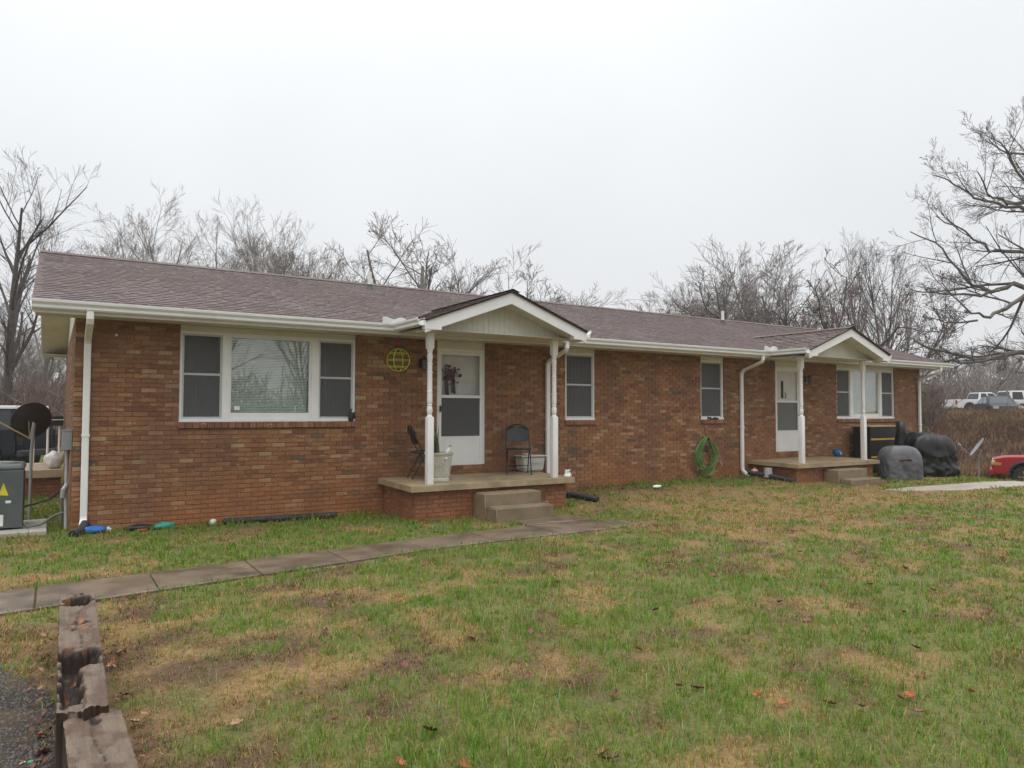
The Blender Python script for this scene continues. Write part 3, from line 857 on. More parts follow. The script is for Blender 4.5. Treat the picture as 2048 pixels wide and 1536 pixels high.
def rowlock(win, x0, x1):
    n = int(round((x1 - x0 + .04) / .102)); pitch = (x1 - x0 + .04) / n
    me = None
    for i in range(n):
        c = jit(rng.choice(((.27, .115, .06), (.24, .10, .055), (.22, .085, .05), (.30, .15, .085))), .12)
        mb = MB(); a = -pitch / 2 + .004; b = pitch / 2 - .004
        mb.add([(a, -.035, 0), (b, -.035, 0), (b, .06, 0), (a, .06, 0), (a, -.035, .082), (b, -.035, .082), (b, .06, .098), (a, .06, .098)],
               [(0, 3, 2, 1), (4, 5, 6, 7), (0, 1, 5, 4), (1, 2, 6, 5), (2, 3, 7, 6), (3, 0, 4, 7)], c)
        mb.build('sill_brick', M_BRICK, win).location = (x0 - .02 + pitch * (i + .5), 0, 1.488)
def win_root(name, x0, x1):
    fr = MB(); ring(fr, x0 + .001, x1 - .001, ZSILL, ZHEAD, .034, .028, .10)
    fr.box(x0 - .004, x1 + .004, .012, .08, ZSILL - .012, ZSILL + .026)
    o = fr.build(name, M_WHITE, house)
    MB().box(x0 + .001, x1 - .001, .02, .06, ZHEAD + .001, ZS).build('head_panel', M_VINYL, o)
    MB().box(x0 - .02, x1 + .02, .002, .06, 1.487, 1.576).build('sill_mortar', M_MORTAR, o)
    rowlock(o, x0, x1)
    return o
def picture_window(x0, x1, flip=False):
    o = win_root('picture_window', x0, x1)
    f = (lambda v: x0 + (v - PW[0])) if not flip else (lambda v: x1 - (v - PW[0]))
    def rng_(a, b): return (min(f(a), f(b)), max(f(a), f(b)))
    mb = MB()
    for a, b in ((1.90, 2.0), (3.25, 3.37)):
        p, q = rng_(a, b); mb.box(p, q, .022, .11, ZSILL + .028, ZHEAD - .035)
    p, q = rng_(2.0, 3.25); mb.box(p, q, .036, .10, ZSILL + .028, ZSILL + .125); mb.box(p, q, .036, .10, ZHEAD - .06, ZHEAD - .035)
    a, b = rng_(2.0, 2.03); mb.box(a, b, .036, .1, ZSILL + .126, ZHEAD - .061); a, b = rng_(3.215, 3.25); mb.box(a, b, .036, .1, ZSILL + .126, ZHEAD - .061)
    mb.build('mullion', M_WHITE, o)
    p, q = rng_(2.03, 3.215); MB().box(p, q, .068, .074, ZSILL + .126, ZHEAD - .061).build('pane', M_GLASS, o)
    slats(o, p + .01, q - .01, ZSILL + .13, ZHEAD - .06, .125)
    for a, b in ((1.345, 1.899), (3.371, 3.94)):
        p, q = rng_(a, b); sash(o, p, q, ZSILL + .035, ZHEAD - .035)
    return o
pw1 = picture_window(*PW); pw2 = picture_window(mir(PW[1]), mir(PW[0]), True)
MB().bbox(2.085, 2.165, .058, .064, 1.755, 1.815, .002).build('sticker', mat('sticker_white', (.8, .8, .78), .5, .02), pw1)
for a, b in (SW, (mir(SW[1]), mir(SW[0]))):
    o = win_root('sash_window', a, b); sash(o, a + .036, b - .036, ZSILL + .035, ZHEAD - .036)
# small black ornament in the right corner of the near picture window
orn = MB().lathe([(.030, 0), (.042, .02), (.045, .08), (.034, .13), (.02, .15), (.024, .17), (.016, .2), (.004, .21)], (3.90, -.005, 1.575), 14)
orn.ell((3.955, -.01, 1.68), (.02, .02, .06), 8, 6)
fo = thing('window_ornament', (3.9, -.005, 1.575), 'small black bottle-shaped ornament on the near picture window sill', 'ornament')
orn.xform(Matrix.Translation((-3.9, .005, -1.575))).build('body', M_BLACKP, fo, auto=50)
for dx_ in (-.012, .018): MB().ell((dx_ + .02, -.03, .165), (.011, .008, .012), 8, 6).build('white_spot', M_WHITE, fo)

# ---- doors
def lock_handle(x, z, parent, y=-.0):
    mb = MB().bbox(x - .014, x + .014, y + .008, y + .02, z - .06, z + .06, .004); mb.tube([(x, y + .008, z + .04), (x, y - .03, z + .03), (x, y - .03, z - .03), (x, y + .008, z - .04)], .006, 6)
    return mb.build('handle', mat('black_handle', (.02, .02, .02), .35), parent)
def storm_door(x0, x1, handle_left, second):
    fr = MB()
    fr.box(x0 + .001, x0 + .04, .022, .12, ZDB, ZDT); fr.box(x1 - .04, x1 - .001, .022, .12, ZDB, ZDT); fr.box(x0 + .04, x1 - .04, .022, .12, ZDT - .045, ZDT)
    fr.box(x0 + .04, x1 - .04, .03, .13, ZDB - .005, ZDB + .022)
    d = fr.build('door', M_WHITE, house)
    MB().box(x0 + .001, x1 - .001, .02, .06, ZDT + .001, ZS).build('head_panel', M_VINYL, d)
    a, b = x0 + .041, x1 - .041; w_ = .058; lf = MB()
    zt = ZDT - .047; zb = ZDB + .024
    lf.box(a, a + w_, .03, .055, zb, zt); lf.box(b - w_, b, .03, .055, zb, zt)
    lf.box(a + w_, b - w_, .03, .055, zt - .06, zt); lf.box(a + w_, b - w_, .03, .055, 1.985, 2.035)
    lf.box(a + w_, b - w_, .03, .055, 1.26, 1.30); lf.box(a + w_, b - w_, .036, .05, zb + .06, 1.26); lf.box(a + w_, b - w_, .03, .055, zb, zb + .06)
    lf.build('storm_leaf', M_WHITE, d)
    MB().box(a + w_ - .001, b - w_ + .001, .041, .045, 2.034, zt - .059).build('pane', M_GLASSC, d)
    MB().box(a + w_ - .001, b - w_ + .001, .041, .045, 1.299, 1.986).build('pane', M_GLASSC if second else M_GLASS2, d)
    if second or True:
        MB().add([(a + w_, .037, 1.30), (b - w_, .037, 1.30), (b - w_, .037, 1.985), (a + w_, .037, 1.985)], [(0, 1, 2, 3)]).build('insect_screen', M_SCREEN, d)
    mi = mat('inner_door_white', (.66, .66, .62), .5, .05) if second else mat('inner_door_grey', (.58, .58, .59), .6, .08)
    yi = .075 if second else .15
    inn = MB().box(x0 + .045, x1 - .045, yi, yi + .04, ZDB + .03, ZDT - .05)
    for zz in (.95, 1.35, 1.8, 2.25):
        if not second: inn.bbox(x0 + .14, x1 - .14, .143, .152, zz, zz + .3, .004)
    inn.build('inner_door', mi, d)
    lock_handle((a + w_ / 2) if handle_left else (b - w_ / 2), 1.79 if handle_left else 1.62, d)
    return d
d1 = storm_door(*DR, True, False)
d2 = storm_door(mir(DR[1]), mir(DR[0]), False, True)
xs = mir(DR[1])
MB().box(xs + .30, xs + .39, .069, .0745, 2.09, 2.52).build('slit_window', mat('slit_glass', (.012, .013, .013), .7, .1, spec=.1), d2)
tx = bpy.data.curves.new('number', 'FONT'); tx.body = '3'; tx.size = .19; tx.extrude = .004; tx.align_x = 'CENTER'
to = bpy.data.objects.new('tmp', tx); COL.objects.link(to)
dg = bpy.context.evaluated_depsgraph_get(); me = bpy.data.meshes.new_from_object(to.evaluated_get(dg)); bpy.data.objects.remove(to)
me.materials.clear(); me.materials.append(mat('black_paint', (.015, .015, .015), .5))
no = bpy.data.objects.new('door_number', me); COL.objects.link(no); no.parent = d2; no.location = (xs + .46, .068, 2.10); no.rotation_euler = (math.pi / 2, 0, 0)
# dried flower swag hung on the inner door, seen through the upper glass
sw = thing('door_swag', (5.78, .14, 2.38), 'dried dark red flower swag with ribbon tails behind the near door glass', 'wreath')
mb = MB(); r5 = random.Random(3)
for k in range(150):
    a = r5.uniform(0, 6.28); rr_ = abs(r5.gauss(0, .085)); c = Vector((math.cos(a) * rr_ * 1.25, -.035 - r5.uniform(0, .03), .03 + math.sin(a) * rr_))
    s_ = r5.uniform(.015, .035); n = Vector((r5.uniform(-1, 1), -1, r5.uniform(-1, 1))).normalized(); t = n.orthogonal() * s_; b_ = n.cross(t)
    mb.add([c - t, c + b_ * .7, c + t, c - b_ * .7], [(0, 1, 2, 3)])
mb.build('flowers', mat('dried_flowers', (.10, .035, .035), .9, .5, 60), sw)
for dx_, ln in ((-.07, .36), (.06, .33)):
    MB().add([(dx_ - .025, -.03, 0), (dx_ + .025, -.03, 0), (dx_ + .035 + .02, -.03, -ln), (dx_ - .03, -.03, -ln + .04), (dx_ - .025, -.025, 0), (dx_ + .025, -.025, 0), (dx_ + .055, -.025, -ln), (dx_ - .03, -.025, -ln + .04)],
             [(0, 1, 2, 3), (7, 6, 5, 4), (0, 3, 7, 4), (1, 5, 6, 2), (2, 6, 7, 3)]).build('ribbon', M_BLACKP, sw)

# ---- wall lamps, meter box, conduit
M_LAMP = mat('lamp_black', (.02, .02, .022), .4)
M_LGLASS = mat('lamp_glass', (.10, .09, .08), .2)
for lx in (5.16, 15.78):
    lm = MB().bbox(lx - .05, lx + .05, -.02, -.001, 2.50, 2.66, .006); lm.tube([(lx, -.02, 2.62), (lx, -.09, 2.66), (lx, -.12, 2.66)], .010, 8)
    lm.lathe([(.055, 0), (.058, .012), (.02, .06), (.006, .08)], (lx, -.12, 2.62), 10); lm.lathe([(.03, 0), (.04, .01), (.04, .02)], (lx, -.12, 2.44), 10)
    l_ = lm.build('wall_lamp', M_LAMP, house, auto=40); MB().lathe([(.038, .0), (.052, .16)], (lx, -.12, 2.46), 8).build('lamp_glass', M_LGLASS, l_)
el = MB().bbox(-.125, -.001, .12, .42, 1.20, 1.47, .008); el.box(-.13, -.003, .11, .43, 1.465, 1.475)
e1 = el.build('meter_box', M_GREYM, house)
MB().tube([(-.06, .27, 1.2), (-.06, .27, .75), (-.05, .27, .12)], .022, 8).build('conduit', mat('conduit_grey', (.42, .42, .42), .5), e1)
MB().tube([(-.05, .24, .72), (-.09, .2, .66), (-.1, .2, .55)], .035, 8).build('conduit_fitting', M_GREYM, e1)
MB().tube([(-.11, .75, 0.05), (-.10, .75, .5), (-.06, .72, .62), (-.03, .6, .66)], .02, 8).build('water_pipe', M_GREYM, house)
MB().tube([(-.03, .34, 1.22), (-.05, .45, .95), (-.04, .62, .85), (-.03, .95, .9)], .010, 6).build('cable', M_BLACKP, house)
MB().ell((.49, -.01, 2.795), (.02, .02, .02), 8, 6).build('wall_plug', M_WHITE, house)

# back stoop at the left rear
sb = thing('back_stoop', (-1.4, 5.6, 0), 'brick stoop with concrete top behind the left corner', 'stoop')
MB().box(-1.5, 1.36, -1.0, 1.4, .50, .64).build('slab', M_CONC, sb)
bs = MB().box(-1.42, 1.32, -.9, 1.3, -.3, .497).build('base', M_MORTAR, sb); bk = MB()
for k, z, zt in courses(-.1, .49):
    x = -1.43 - (.5 * BW if k % 2 else 0)
    while x < 1.33:
        a, b = max(x + .0045, -1.43), min(x + BW - .0045, 1.33); x += BW
        if b - a > .02: bk.box(a, b, -.91, -.85, z, zt, jit((.17, .065, .045), .15))
tag(bk.build('brick_field', M_BRICK, bs), kind='stuff')

# ------------------------------------------------------------------ things on and by the house
# --- hanging wire globe
gl_ = thing('hanging_globe', (4.58, -.35, 2.59), 'lime green wire globe hanging from the eave left of the near porch', 'hanging ornament')
M_LIME = mat('lime_wire', (.55, .68, .05), .4)
for k in range(2):
    a = (-.53, .75)[k]
    MB().tube([(math.cos(t) * .185 * math.cos(a), math.cos(t) * .185 * math.sin(a), math.sin(t) * .185) for t in np.linspace(0, 2 * math.pi, 33)[:-1]], .0062, 6, close=True).build('meridian_ring', M_LIME, gl_)
for zz in (-.11, 0, .11):
    r_ = math.sqrt(.185 ** 2 - zz ** 2)
    MB().tube([(math.cos(t) * r_, math.sin(t) * r_, zz) for t in np.linspace(0, 2 * math.pi, 33)[:-1]], .0045, 6, close=True).build('latitude_ring', M_LIME, gl_)
MB().tube([(0, 0, .18), (0, 0, .26), (.012, 0, .30), (0, 0, .33), (0, 0, .412)], .006, 6).build('hook', mat('red_hook', (.35, .02, .015), .4), gl_)
MB().ell((0, 0, .27), (.022, .022, .028), 10, 8).build('hook_ball', MATS['red_hook'], gl_)

# --- folding chairs
M_CHAIRF = mat('chair_frame', (.025, .03, .03), .4, .1, metal=.3)
M_CHAIRP = mat('chair_plastic', (.022, .036, .042), .42, .15, 8)
def chair(loc, rz, label):
    c = thing('folding_chair', loc, label, 'chair', 'folding chairs on the near porch', rz)      # faces local -y
    hw = .215
    for s in (-1, 1):
        MB().tube([(s * hw, -.24, 0), (s * hw, -.02, .38), (s * hw * .98, .08, .56), (s * hw * .95, .17, .74)], .011, 8).build('front_leg', M_CHAIRF, c)
        MB().tube([(s * hw * .9, .20, 0), (s * hw * .9, .0, .36), (s * hw * .9, -.12, .44)], .010, 8).build('rear_leg', M_CHAIRF, c)
    MB().tube([(-hw * .95, .17, .74)] + [(-hw * .95 * math.cos(t), .19 + .015 * math.sin(t), .76 + .12 * math.sin(t)) for t in np.linspace(0, math.pi, 14)] + [(hw * .95, .17, .74)], .011, 8).build('back_frame', M_CHAIRF, c)
    for y, z in ((.155, .13), (-.185, .10)): MB().tube([(-hw, y, z), (hw, y, z)], .008, 6).build('crossbar', M_CHAIRF, c)
    st = MB(); n = 10
    bm = bmesh.new(); bmesh.ops.create_cube(bm, size=1)
    for v in bm.verts: v.co = Vector((v.co.x * (.40 if v.co.y > 0 else .44), -.05 + v.co.y * .40, .445 + v.co.z * .03 - v.co.y * .03))
    bmesh.ops.bevel(bm, geom=bm.edges[:], offset=.013, segments=3, affect='EDGES')
    MB().frombm(bm).build('seat', M_CHAIRP, c, auto=60)
    # moulded back shell: arched top, fan ribs
    vs = []; nu, nv = 29, 11
    for j in range(nv):
        t = j / (nv - 1); z = .575 + .275 * t
        half = .17 + .035 * math.sin(min(t, .6) / .6 * math.pi / 2) if t < .6 else .205 * math.sqrt(max(0, 1 - ((t - .6) / .44) ** 2))
        for i in range(nu):
            u = -1 + 2 * i / (nu - 1); vs.append((u * half, .095 + .075 * t + .035 * (1 - u * u) + .008, z))
    vb = [(x, y + .014, z) for x, y, z in vs]; m_ = len(vs); fs = []
    for j in range(nv - 1):
        for i in range(nu - 1):
            a = j * nu + i
            # narrow fan slots
            if (j in (4, 5, 6) and i in (7, 11, 16, 20)) or (j in (6, 7) and i in (6, 21)): continue
            fs += [(a, a + 1, a + nu + 1, a + nu), (a + m_ + nu, a + m_ + nu + 1, a + m_ + 1, a + m_)]
    for i in range(nu - 1):
        fs += [(i + m_, i + 1 + m_, i + 1, i), ((nv - 1) * nu + i, (nv - 1) * nu + i + 1, (nv - 1) * nu + i + 1 + m_, (nv - 1) * nu + i + m_)]
    MB().add(vs + vb, fs).build('backrest', M_CHAIRP, c)
    return c
chair((6.87, -.46, .628), -.48, 'dark folding chair facing outward between the near door and right post')
chair((4.98, -.42, .628), 1.35, 'dark folding chair seen side-on behind the near left post')

# --- lattice planter
M_URN = mat('planter_stone', (.56, .55, .48), .6, .1, 8, dirt=(.30, .31, .22), dscale=9, damt=.6, dlo=.48, dhi=.66)
pl = thing('planter', (5.10, -.83, .612), 'cream lattice-patterned planter pot behind the near left post', 'planter')
MB().lathe([(.155, 0), (.165, .005), (.168, .045), (.160, .055), (.166, .07), (.212, .38), (.218, .395), (.212, .405), (.222, .415), (.243, .44), (.247, .46), (.235, .465), (.218, .455), (.205, .40), (.16, .38)], (0, 0, 0), 32).build('pot', M_URN, pl, auto=40)
lat = MB()
for s in (-1, 1):
    for k in range(20):
        a0 = k / 20 * 2 * math.pi; pts = []
        for t in np.linspace(0, 1, 7):
            z = .08 + .25 * t; r_ = .1675 + (.2045 - .1675) * t + .001; a = a0 + s * t * .9; pts.append((r_ * math.cos(a), r_ * math.sin(a), z))
        lat.tube(pts, .005, 4, caps=False)
lat.build('lattice', M_URN, pl)
MB().ell((.216 * math.cos(-1.5), .216 * math.sin(-1.5), .37), (.03, .02, .025), 10, 8).build('rosette', M_URN, pl)
MB().lathe([(.0, .40), (.2, .405), (.2, .41)], (0, 0, 0), 20).build('soil', mat('potting_soil', (.03, .022, .016), .95, .3, 30), pl)
lv = MB(); r6 = random.Random(12)
for k in range(9):
    a = r6.uniform(0, 6.28); x0, y0 = -.05 + r6.uniform(-.05, .05), r6.uniform(-.04, .04); ln = r6.uniform(.35, .72); ox = r6.uniform(-.16, .02); oy = r6.uniform(-.05, .1)
    pts = [(x0 + ox * t * t, y0 + oy * t * t, .41 + ln * t) for t in np.linspace(0, 1, 7)]
    vs = []
    for i, p in enumerate(pts):
        w_ = .02 * (1 - (i / 6) ** 2) + .001; vs += [(p[0] - w_ * math.cos(a), p[1] - w_ * math.sin(a), p[2]), (p[0], p[1] + .004, p[2] - .004), (p[0] + w_ * math.cos(a), p[1] + w_ * math.sin(a), p[2])]
    lv.add(vs, [f for i in range(6) for f in ((3 * i, 3 * i + 1, 3 * i + 4, 3 * i + 3), (3 * i + 1, 3 * i + 2, 3 * i + 5, 3 * i + 4))])
lv.build('leaves', mat('strap_leaf', (.05, .10, .03), .45, .3, 20), pl)
bt = thing('white_bottle', (5.205, -.87, 1.03), 'small white and black bird-like figure stuck in the planter', 'figurine')
MB().tube([(0, 0, 0), (.03, 0, .06), (.055, 0, .11)], [.026, .03, .022], 10).build('body', M_WHITE, bt, smooth=True)
MB().ell((.068, 0, .128), (.026, .02, .02), 10, 8).build('head', M_WHITE, bt, smooth=True); MB().tube([(.05, -.012, .14), (.075, -.014, .152), (.097, -.006, .14)], [.008, .009, .004], 6).build('marking', M_BLACKP, bt)

# --- storage bin behind the chair
bn = thing('storage_bin', (7.33, -.16, .632), 'cloudy white plastic bin under the porch downspout', 'bin')
M_BIN = mat('bin_plastic', (.52, .51, .47), .4, .08, 6, dirt=(.36, .34, .29), dscale=4, damt=.4)
bm = bmesh.new(); bmesh.ops.create_cube(bm, size=1)
for v in bm.verts: v.co = Vector((v.co.x * (.46 if v.co.z < 0 else .54), v.co.y * (.22 if v.co.z < 0 else .27), .14 + v.co.z * .28))
bmesh.ops.bevel(bm, geom=[e for e in bm.edges], offset=.03, segments=3, affect='EDGES'); MB().frombm(bm).build('tub', M_BIN, bn, auto=60)
MB().bbox(-.29, .29, -.15, .15, .272, .30, .01).build('lid', M_BIN, bn)
MB().tube([(-.09, -.12, .16), (-.09, -.155, .17), (.09, -.155, .17), (.09, -.12, .16)], .008, 6).build('handle', M_BIN, bn)
nb = MB(); r7 = random.Random(2)
for k in range(16):
    x_, y_ = r7.uniform(-.15, .05), r7.uniform(-.1, .1); nb.ell((x_, y_, .315), (.03, .02, .02), 6, 5)
cl = thing('rag', (7.30, -.16, .633), 'crumpled pale cloth lying on top of the plastic bin', 'cloth'); nb.build('cloth', mat('rag_cloth', (.45, .37, .32), .9, .3, 30), cl, smooth=True)

# --- little lantern on the slab edge
ln_ = thing('lantern', (7.375, -1.27, .607), 'tiny white house-shaped lantern at the right end of the near porch slab', 'lantern', rz=.5)
MB().lathe([(.062, 0), (.07, .008), (.07, .035), (.058, .05), (.04, .056)], (0, 0, 0), 16).build('base', M_WHITE, ln_, auto=40)
MB().bbox(-.038, .038, -.038, .038, .05, .125, .006).build('body', M_WHITE, ln_); 
for s in (-.017, .017):
    MB().bbox(s - .012, s + .012, -.0405, -.037, .085, .108, .001).build('window', M_BLACKP, ln_); MB().ell((s * 1.3, -.066, .026), (.012, .006, .012), 8, 6).build('porthole', M_BLACKP, ln_)
MB().lathe([(.012, .125), (.014, .14), (.005, .15)], (0, 0, 0), 10).build('cap', M_BLACKP, ln_)

# --- corrugated drain pipes
def corr(pts, r, n=60):
    P = [Vector(p) for p in pts]; seg = []
    for i in range(n + 1):
        t = i / n * (len(P) - 1); k = min(int(t), len(P) - 2); seg.append(P[k].lerp(P[k + 1], t - k))
    return MB().tube(seg, [r * (1.0 if i % 2 else .88) for i in range(n + 1)], 12)
M_PIPE = mat('drain_pipe', (.022, .022, .027), .5, .25, 8, dirt=(.07, .05, .035), dscale=5, damt=.5)
def pipe(pts, r, label, n=60):
    P = [(x, y, Hs(x, y) + dz) for x, y, dz in pts]
    o = corr(P, r, n).build('drain_pipe', M_PIPE, None, auto=25); return tag(o, label, 'drain pipe')
pipe([(1.92, -.12, .045), (2.9, -.13, .05), (3.62, -.18, .05)], .052, 'long black corrugated pipe lying against the wall below the picture window', 90)
pipe([(.17, -.10, .13), (.12, -.22, .05), (.02, -.42, .03)], .062, 'short black drain boot at the foot of the corner downspout', 24)
pipe([(7.82, -.20, .10), (7.95, -.6, .06), (8.12, -1.18, .05)], .058, 'black corrugated pipe running out beside the near porch steps', 60)
pipe([(13.36, -.20, .10), (13.47, -.6, .07), (13.60, -1.25, .05)], .058, 'black corrugated pipe leading from the downspout at the far porch', 60)

# --- litter along the wall
def crumple(name, loc, sz, mt, label, cat, seed=1, rz=0.0):
    bm = bmesh.new(); bmesh.ops.create_icosphere(bm, subdivisions=3, radius=1); r8 = random.Random(seed)
    o3 = [Vector((r8.uniform(-9, 9), r8.uniform(-9, 9), 0)) for _ in range(3)]
    for v in bm.verts:
        n = float(fbm(v.co.x * 2.2 + o3[0].x, v.co.y * 2.2 + v.co.z * 1.7 + o3[0].y, seed, 3)) - .5
        v.co = Vector((v.co.x * sz[0] * (1 + n * .7), v.co.y * sz[1] * (1 + n * .7), max(0, (v.co.z * .5 + .45)) * sz[2] * 2 * (1 + n * .6)))
    o = MB().frombm(bm).build(name, mt, None, smooth=True); o.location = loc; o.rotation_euler = (0, 0, rz)
    return tag(o, label, cat)
M_BLUE = mat('blue_plastic', (.02, .13, .42), .4, .15, 8); M_TEAL = mat('teal_plastic', (.03, .30, .22), .35, .2, 10); M_PAPER = mat('white_paper', (.75, .75, .74), .6, .05)
crumple('plastic_bag', (.24, -.20, Hs(.24, -.2)), (.17, .06, .05), M_BLUE, 'bright blue plastic bag on the grass by the corner downspout', 'plastic bag', 2, .1)
crumple('plastic_bag', (1.13, -.13, Hs(1.13, -.13)), (.15, .06, .05), M_TEAL, 'teal green plastic bag lying against the wall base', 'plastic bag', 4, .1)
crumple('dark_rag', (.82, -.12, Hs(.82, -.12)), (.19, .06, .045), M_BLACKP, 'black crumpled rag between the blue and teal bags', 'rag', 5, .05)
crumple('red_scrap', (.85, -.22, Hs(.85, -.22)), (.05, .03, .02), mat('red_plastic', (.4, .05, .03), .4), 'little red scrap in the grass before the black rag', 'scrap', 6)
crumple('paper_scrap', (.44, -.12, Hs(.44, -.12)), (.045, .03, .035), M_PAPER, 'white paper scrap beside the blue bag', 'paper', 7)
crumple('paper_scrap', (1.78, -.10, Hs(1.78, -.1)), (.05, .04, .05), mat('pale_plastic', (.5, .6, .52), .4), 'pale crumpled wrapper at the left end of the long pipe', 'wrapper', 8)
crumple('paper_scrap', (10.0, -.72, Hs(10.0, -.72) + .02), (.11, .05, .035), M_PAPER, 'white crumpled napkin on the lawn right of the near porch', 'napkin', 9)

# --- garden hose, spigot, bucket
hs = thing('garden_hose', (12.07, -.06, .82), 'coiled bright green garden hose hanging on the wall below a window', 'hose')
M_HOSE = mat('hose_green', (.07, .24, .06), .4, .2, 8); rh = random.Random(9)
for k in range(9):
    ax, az = rh.uniform(.20, .37), rh.uniform(.33, .43); ox = rh.uniform(-.04, .05); oy = -.02 - .012 * k
    pts = []
    for t in np.linspace(0, 2 * math.pi, 41)[:-1]:
        sx_ = math.sin(t); cz = math.cos(t)
        wx = ax * sx_ * (1 - .38 * max(0, cz)) + ox * (1 - cz) * .5
        pts.append((wx, oy, .36 - az + az * cz + rh.uniform(-.004, .004)))
    MB().tube(pts, .0105, 6, close=True).build('loop', M_HOSE, hs, smooth=True)
MB().tube([(0, .055, .36), (0, -.13, .345), (0, -.14, .38)], .012, 8).build('hanger', M_BLACKP, hs)
MB().tube([(-.01, -.05, .39), (-.03, -.03, .62), (-.04, .0, .78)], .006, 6).build('cord', M_BLACKP, hs)
sp = MB().tube([(12.56, .01, .60), (12.56, -.10, .60), (12.56, -.12, .57), (12.56, -.12, .53)], .014, 8); sp.tube([(12.56, -.08, .60), (12.56, -.08, .65)], .007, 6)
sp.lathe([(.028, 0), (.028, .008)], (12.56, -.08, .65), 10); spg = sp.build('spigot', M_GREYM, house)
bkt = thing('bucket', (13.52, -.62, Hs(13.5, -.6) + .03), 'upturned grey bucket wedged beside the far porch base', 'bucket')
MB().lathe([(.115, 0), (.118, .02), (.108, .025), (.085, .21), (.0, .21)], (0, 0, 0), 20).build('body', mat('bucket_grey', (.40, .40, .41), .45, .1), bkt, auto=40)
MB().tube([(.108 * math.cos(t), -.108 * abs(math.sin(t)) * .3 - .03, .03 + .10 * math.sin(t)) for t in np.linspace(0, math.pi, 12)], .004, 5).build('bail', M_GREYM, bkt)
crumple('soda_cup', (13.46, -.28, Hs(13.46, -.28)), (.08, .08, .10), mat('pink_white_plastic', (.6, .35, .36), .4, .5, 14), 'crumpled red and white cup behind the grey bucket', 'cup', 13)
# leaves caught on the far small window sill
ls = thing('leaf_bundle', (12.42, -.02, 1.585), 'dark dry leaves caught on the far small window sill', 'leaves'); mb = MB()
for k in range(26):
    c = Vector((rh.uniform(-.17, .14), rh.uniform(-.02, .02), .005 + abs(rh.gauss(0, .018)))); n = Vector((rh.uniform(-1, 1), rh.uniform(-1, 1), rh.uniform(-.3, 1))).normalized(); t = n.orthogonal() * .025; b_ = n.cross(t)
    mb.add([c - t, c + b_ * .6, c + t, c - b_ * .6], [(0, 1, 2, 3)])
mb.build('leaves', mat('dead_leaf_dark', (.045, .03, .022), .8, .4, 40), ls)

# --- blue bowl on the far porch
bw_ = thing('blue_pot', (16.62, -.28, .632), 'small round blue glazed pot on the far porch', 'pot')
MB().lathe([(.05, 0), (.095, .03), (.115, .09), (.105, .15), (.085, .165), (.09, .18), (.08, .18), (.07, .1)], (0, 0, 0), 20).build('pot', mat('blue_glaze', (.02, .13, .33), .25, .1), bw_, auto=50)
MB().bbox(-.03, .03, -.118, -.100, .05, .11, .003).build('label_patch', mat('pale_patch', (.45, .55, .6), .4), bw_)

# --- covered grill and smoker
def drape(name, loc, rz, w_, d_, h_, mt, label, cat, seed, topr=.35, bulge=1.0, nmax=.05):
    nu, nv = 72, 34; vs = []
    for j in range(nv):
        t = j / (nv - 1)
        for i in range(nu):
            a = 2 * math.pi * i / nu; c, s_ = math.cos(a), math.sin(a)
            e = 3.6; r_ = (abs(c) ** e + abs(s_) ** e) ** (-1 / e)
            if t < .7:
                tt = t / .7; k = 1.0 + .03 * math.sin(tt * 3.1); z = h_ * (1 - topr) * tt
                fold = (abs(float(fbm(i * .30 + seed * 5 + tt * 1.5, tt * 1.6, seed, 3)) - .5) * -3.2 + .35) * nmax * (1.2 - .55 * tt)
            else:
                tt = (t - .7) / .3; k = max(0.0, math.cos(tt * math.pi / 2)) ** .62; z = h_ * (1 - topr) + h_ * topr * math.sin(tt * math.pi / 2)
                fold = (float(fbm(c * 3 + seed, s_ * 3 + tt, seed, 3)) - .5) * nmax * 1.6 * (1 - tt)
            x = c * r_ * w_ / 2 * k + c * fold; y = s_ * r_ * d_ / 2 * k + s_ * fold
            z += (float(fbm(x * 3 + seed, y * 3, seed + 3, 3)) - .5) * nmax * (1.6 if t > .6 else .2)
            vs.append((x, y, max(z, .0)))
    fs = [(j * nu + i, j * nu + (i + 1) % nu, (j + 1) * nu + (i + 1) % nu, (j + 1) * nu + i) for j in range(nv - 1) for i in range(nu)]
    fs.append(tuple(range((nv - 1) * nu, nv * nu)))
    th_ = thing(name, loc, label, cat, rz=rz); MB().add(vs, fs).build('cover', mt, th_, smooth=True); return th_
M_COVG = mat('grey_cover', (.115, .115, .125), .5, .25, 5, dirt=(.05, .05, .055), dscale=3, damt=.6, bump=.4, bscale=14)
M_COVB = mat('black_cover', (.007, .007, .008), .38, .3, 6, bump=.9, bscale=7, spec=.4)
g_ = drape('covered_grill', (17.26, -1.52, Hs(17.26, -1.5) - .03), -.35, .98, .62, .84, M_COVG, 'barbecue grill under a rounded grey cover beside the far porch', 'grill', 3, .38)
MB().tube([(-.25, -.325, .50), (-.05, -.335, .52), (.06, -.325, .50)], .02, 8).build('strap', mat('maroon_strap', (.07, .02, .04), .6), g_)
s_ = drape('covered_smoker', (18.78, -1.42, Hs(18.78, -1.42) - .06), -.4, 1.26, .82, 1.17, M_COVB, 'big smoker grill under a glossy black cover at the far corner', 'grill', 8, .42, nmax=.14)
MB().bbox(-.05, .06, -.28, -.265, .98, 1.02, .004).build('label_patch', M_PAPER, s_)
MB().tube([(-.62, .22, .2), (-.62, .22, .9), (-.60, .22, 1.15), (-.61, .22, 1.44)], [.16, .15, .12, .125], 10).build('chimney_cover', M_COVB, s_, smooth=True)
for lx in (-.4, .4): MB().lathe([(.07, 0), (.07, .05)], (lx, -.3, .0), 12).build('wheel', M_BLACKP, s_)
ch = thing('tool_chest', (18.25, -.38, Hs(18.2, -.4)), 'black tool chest with yellow trim against the wall by the far corner', 'tool chest')
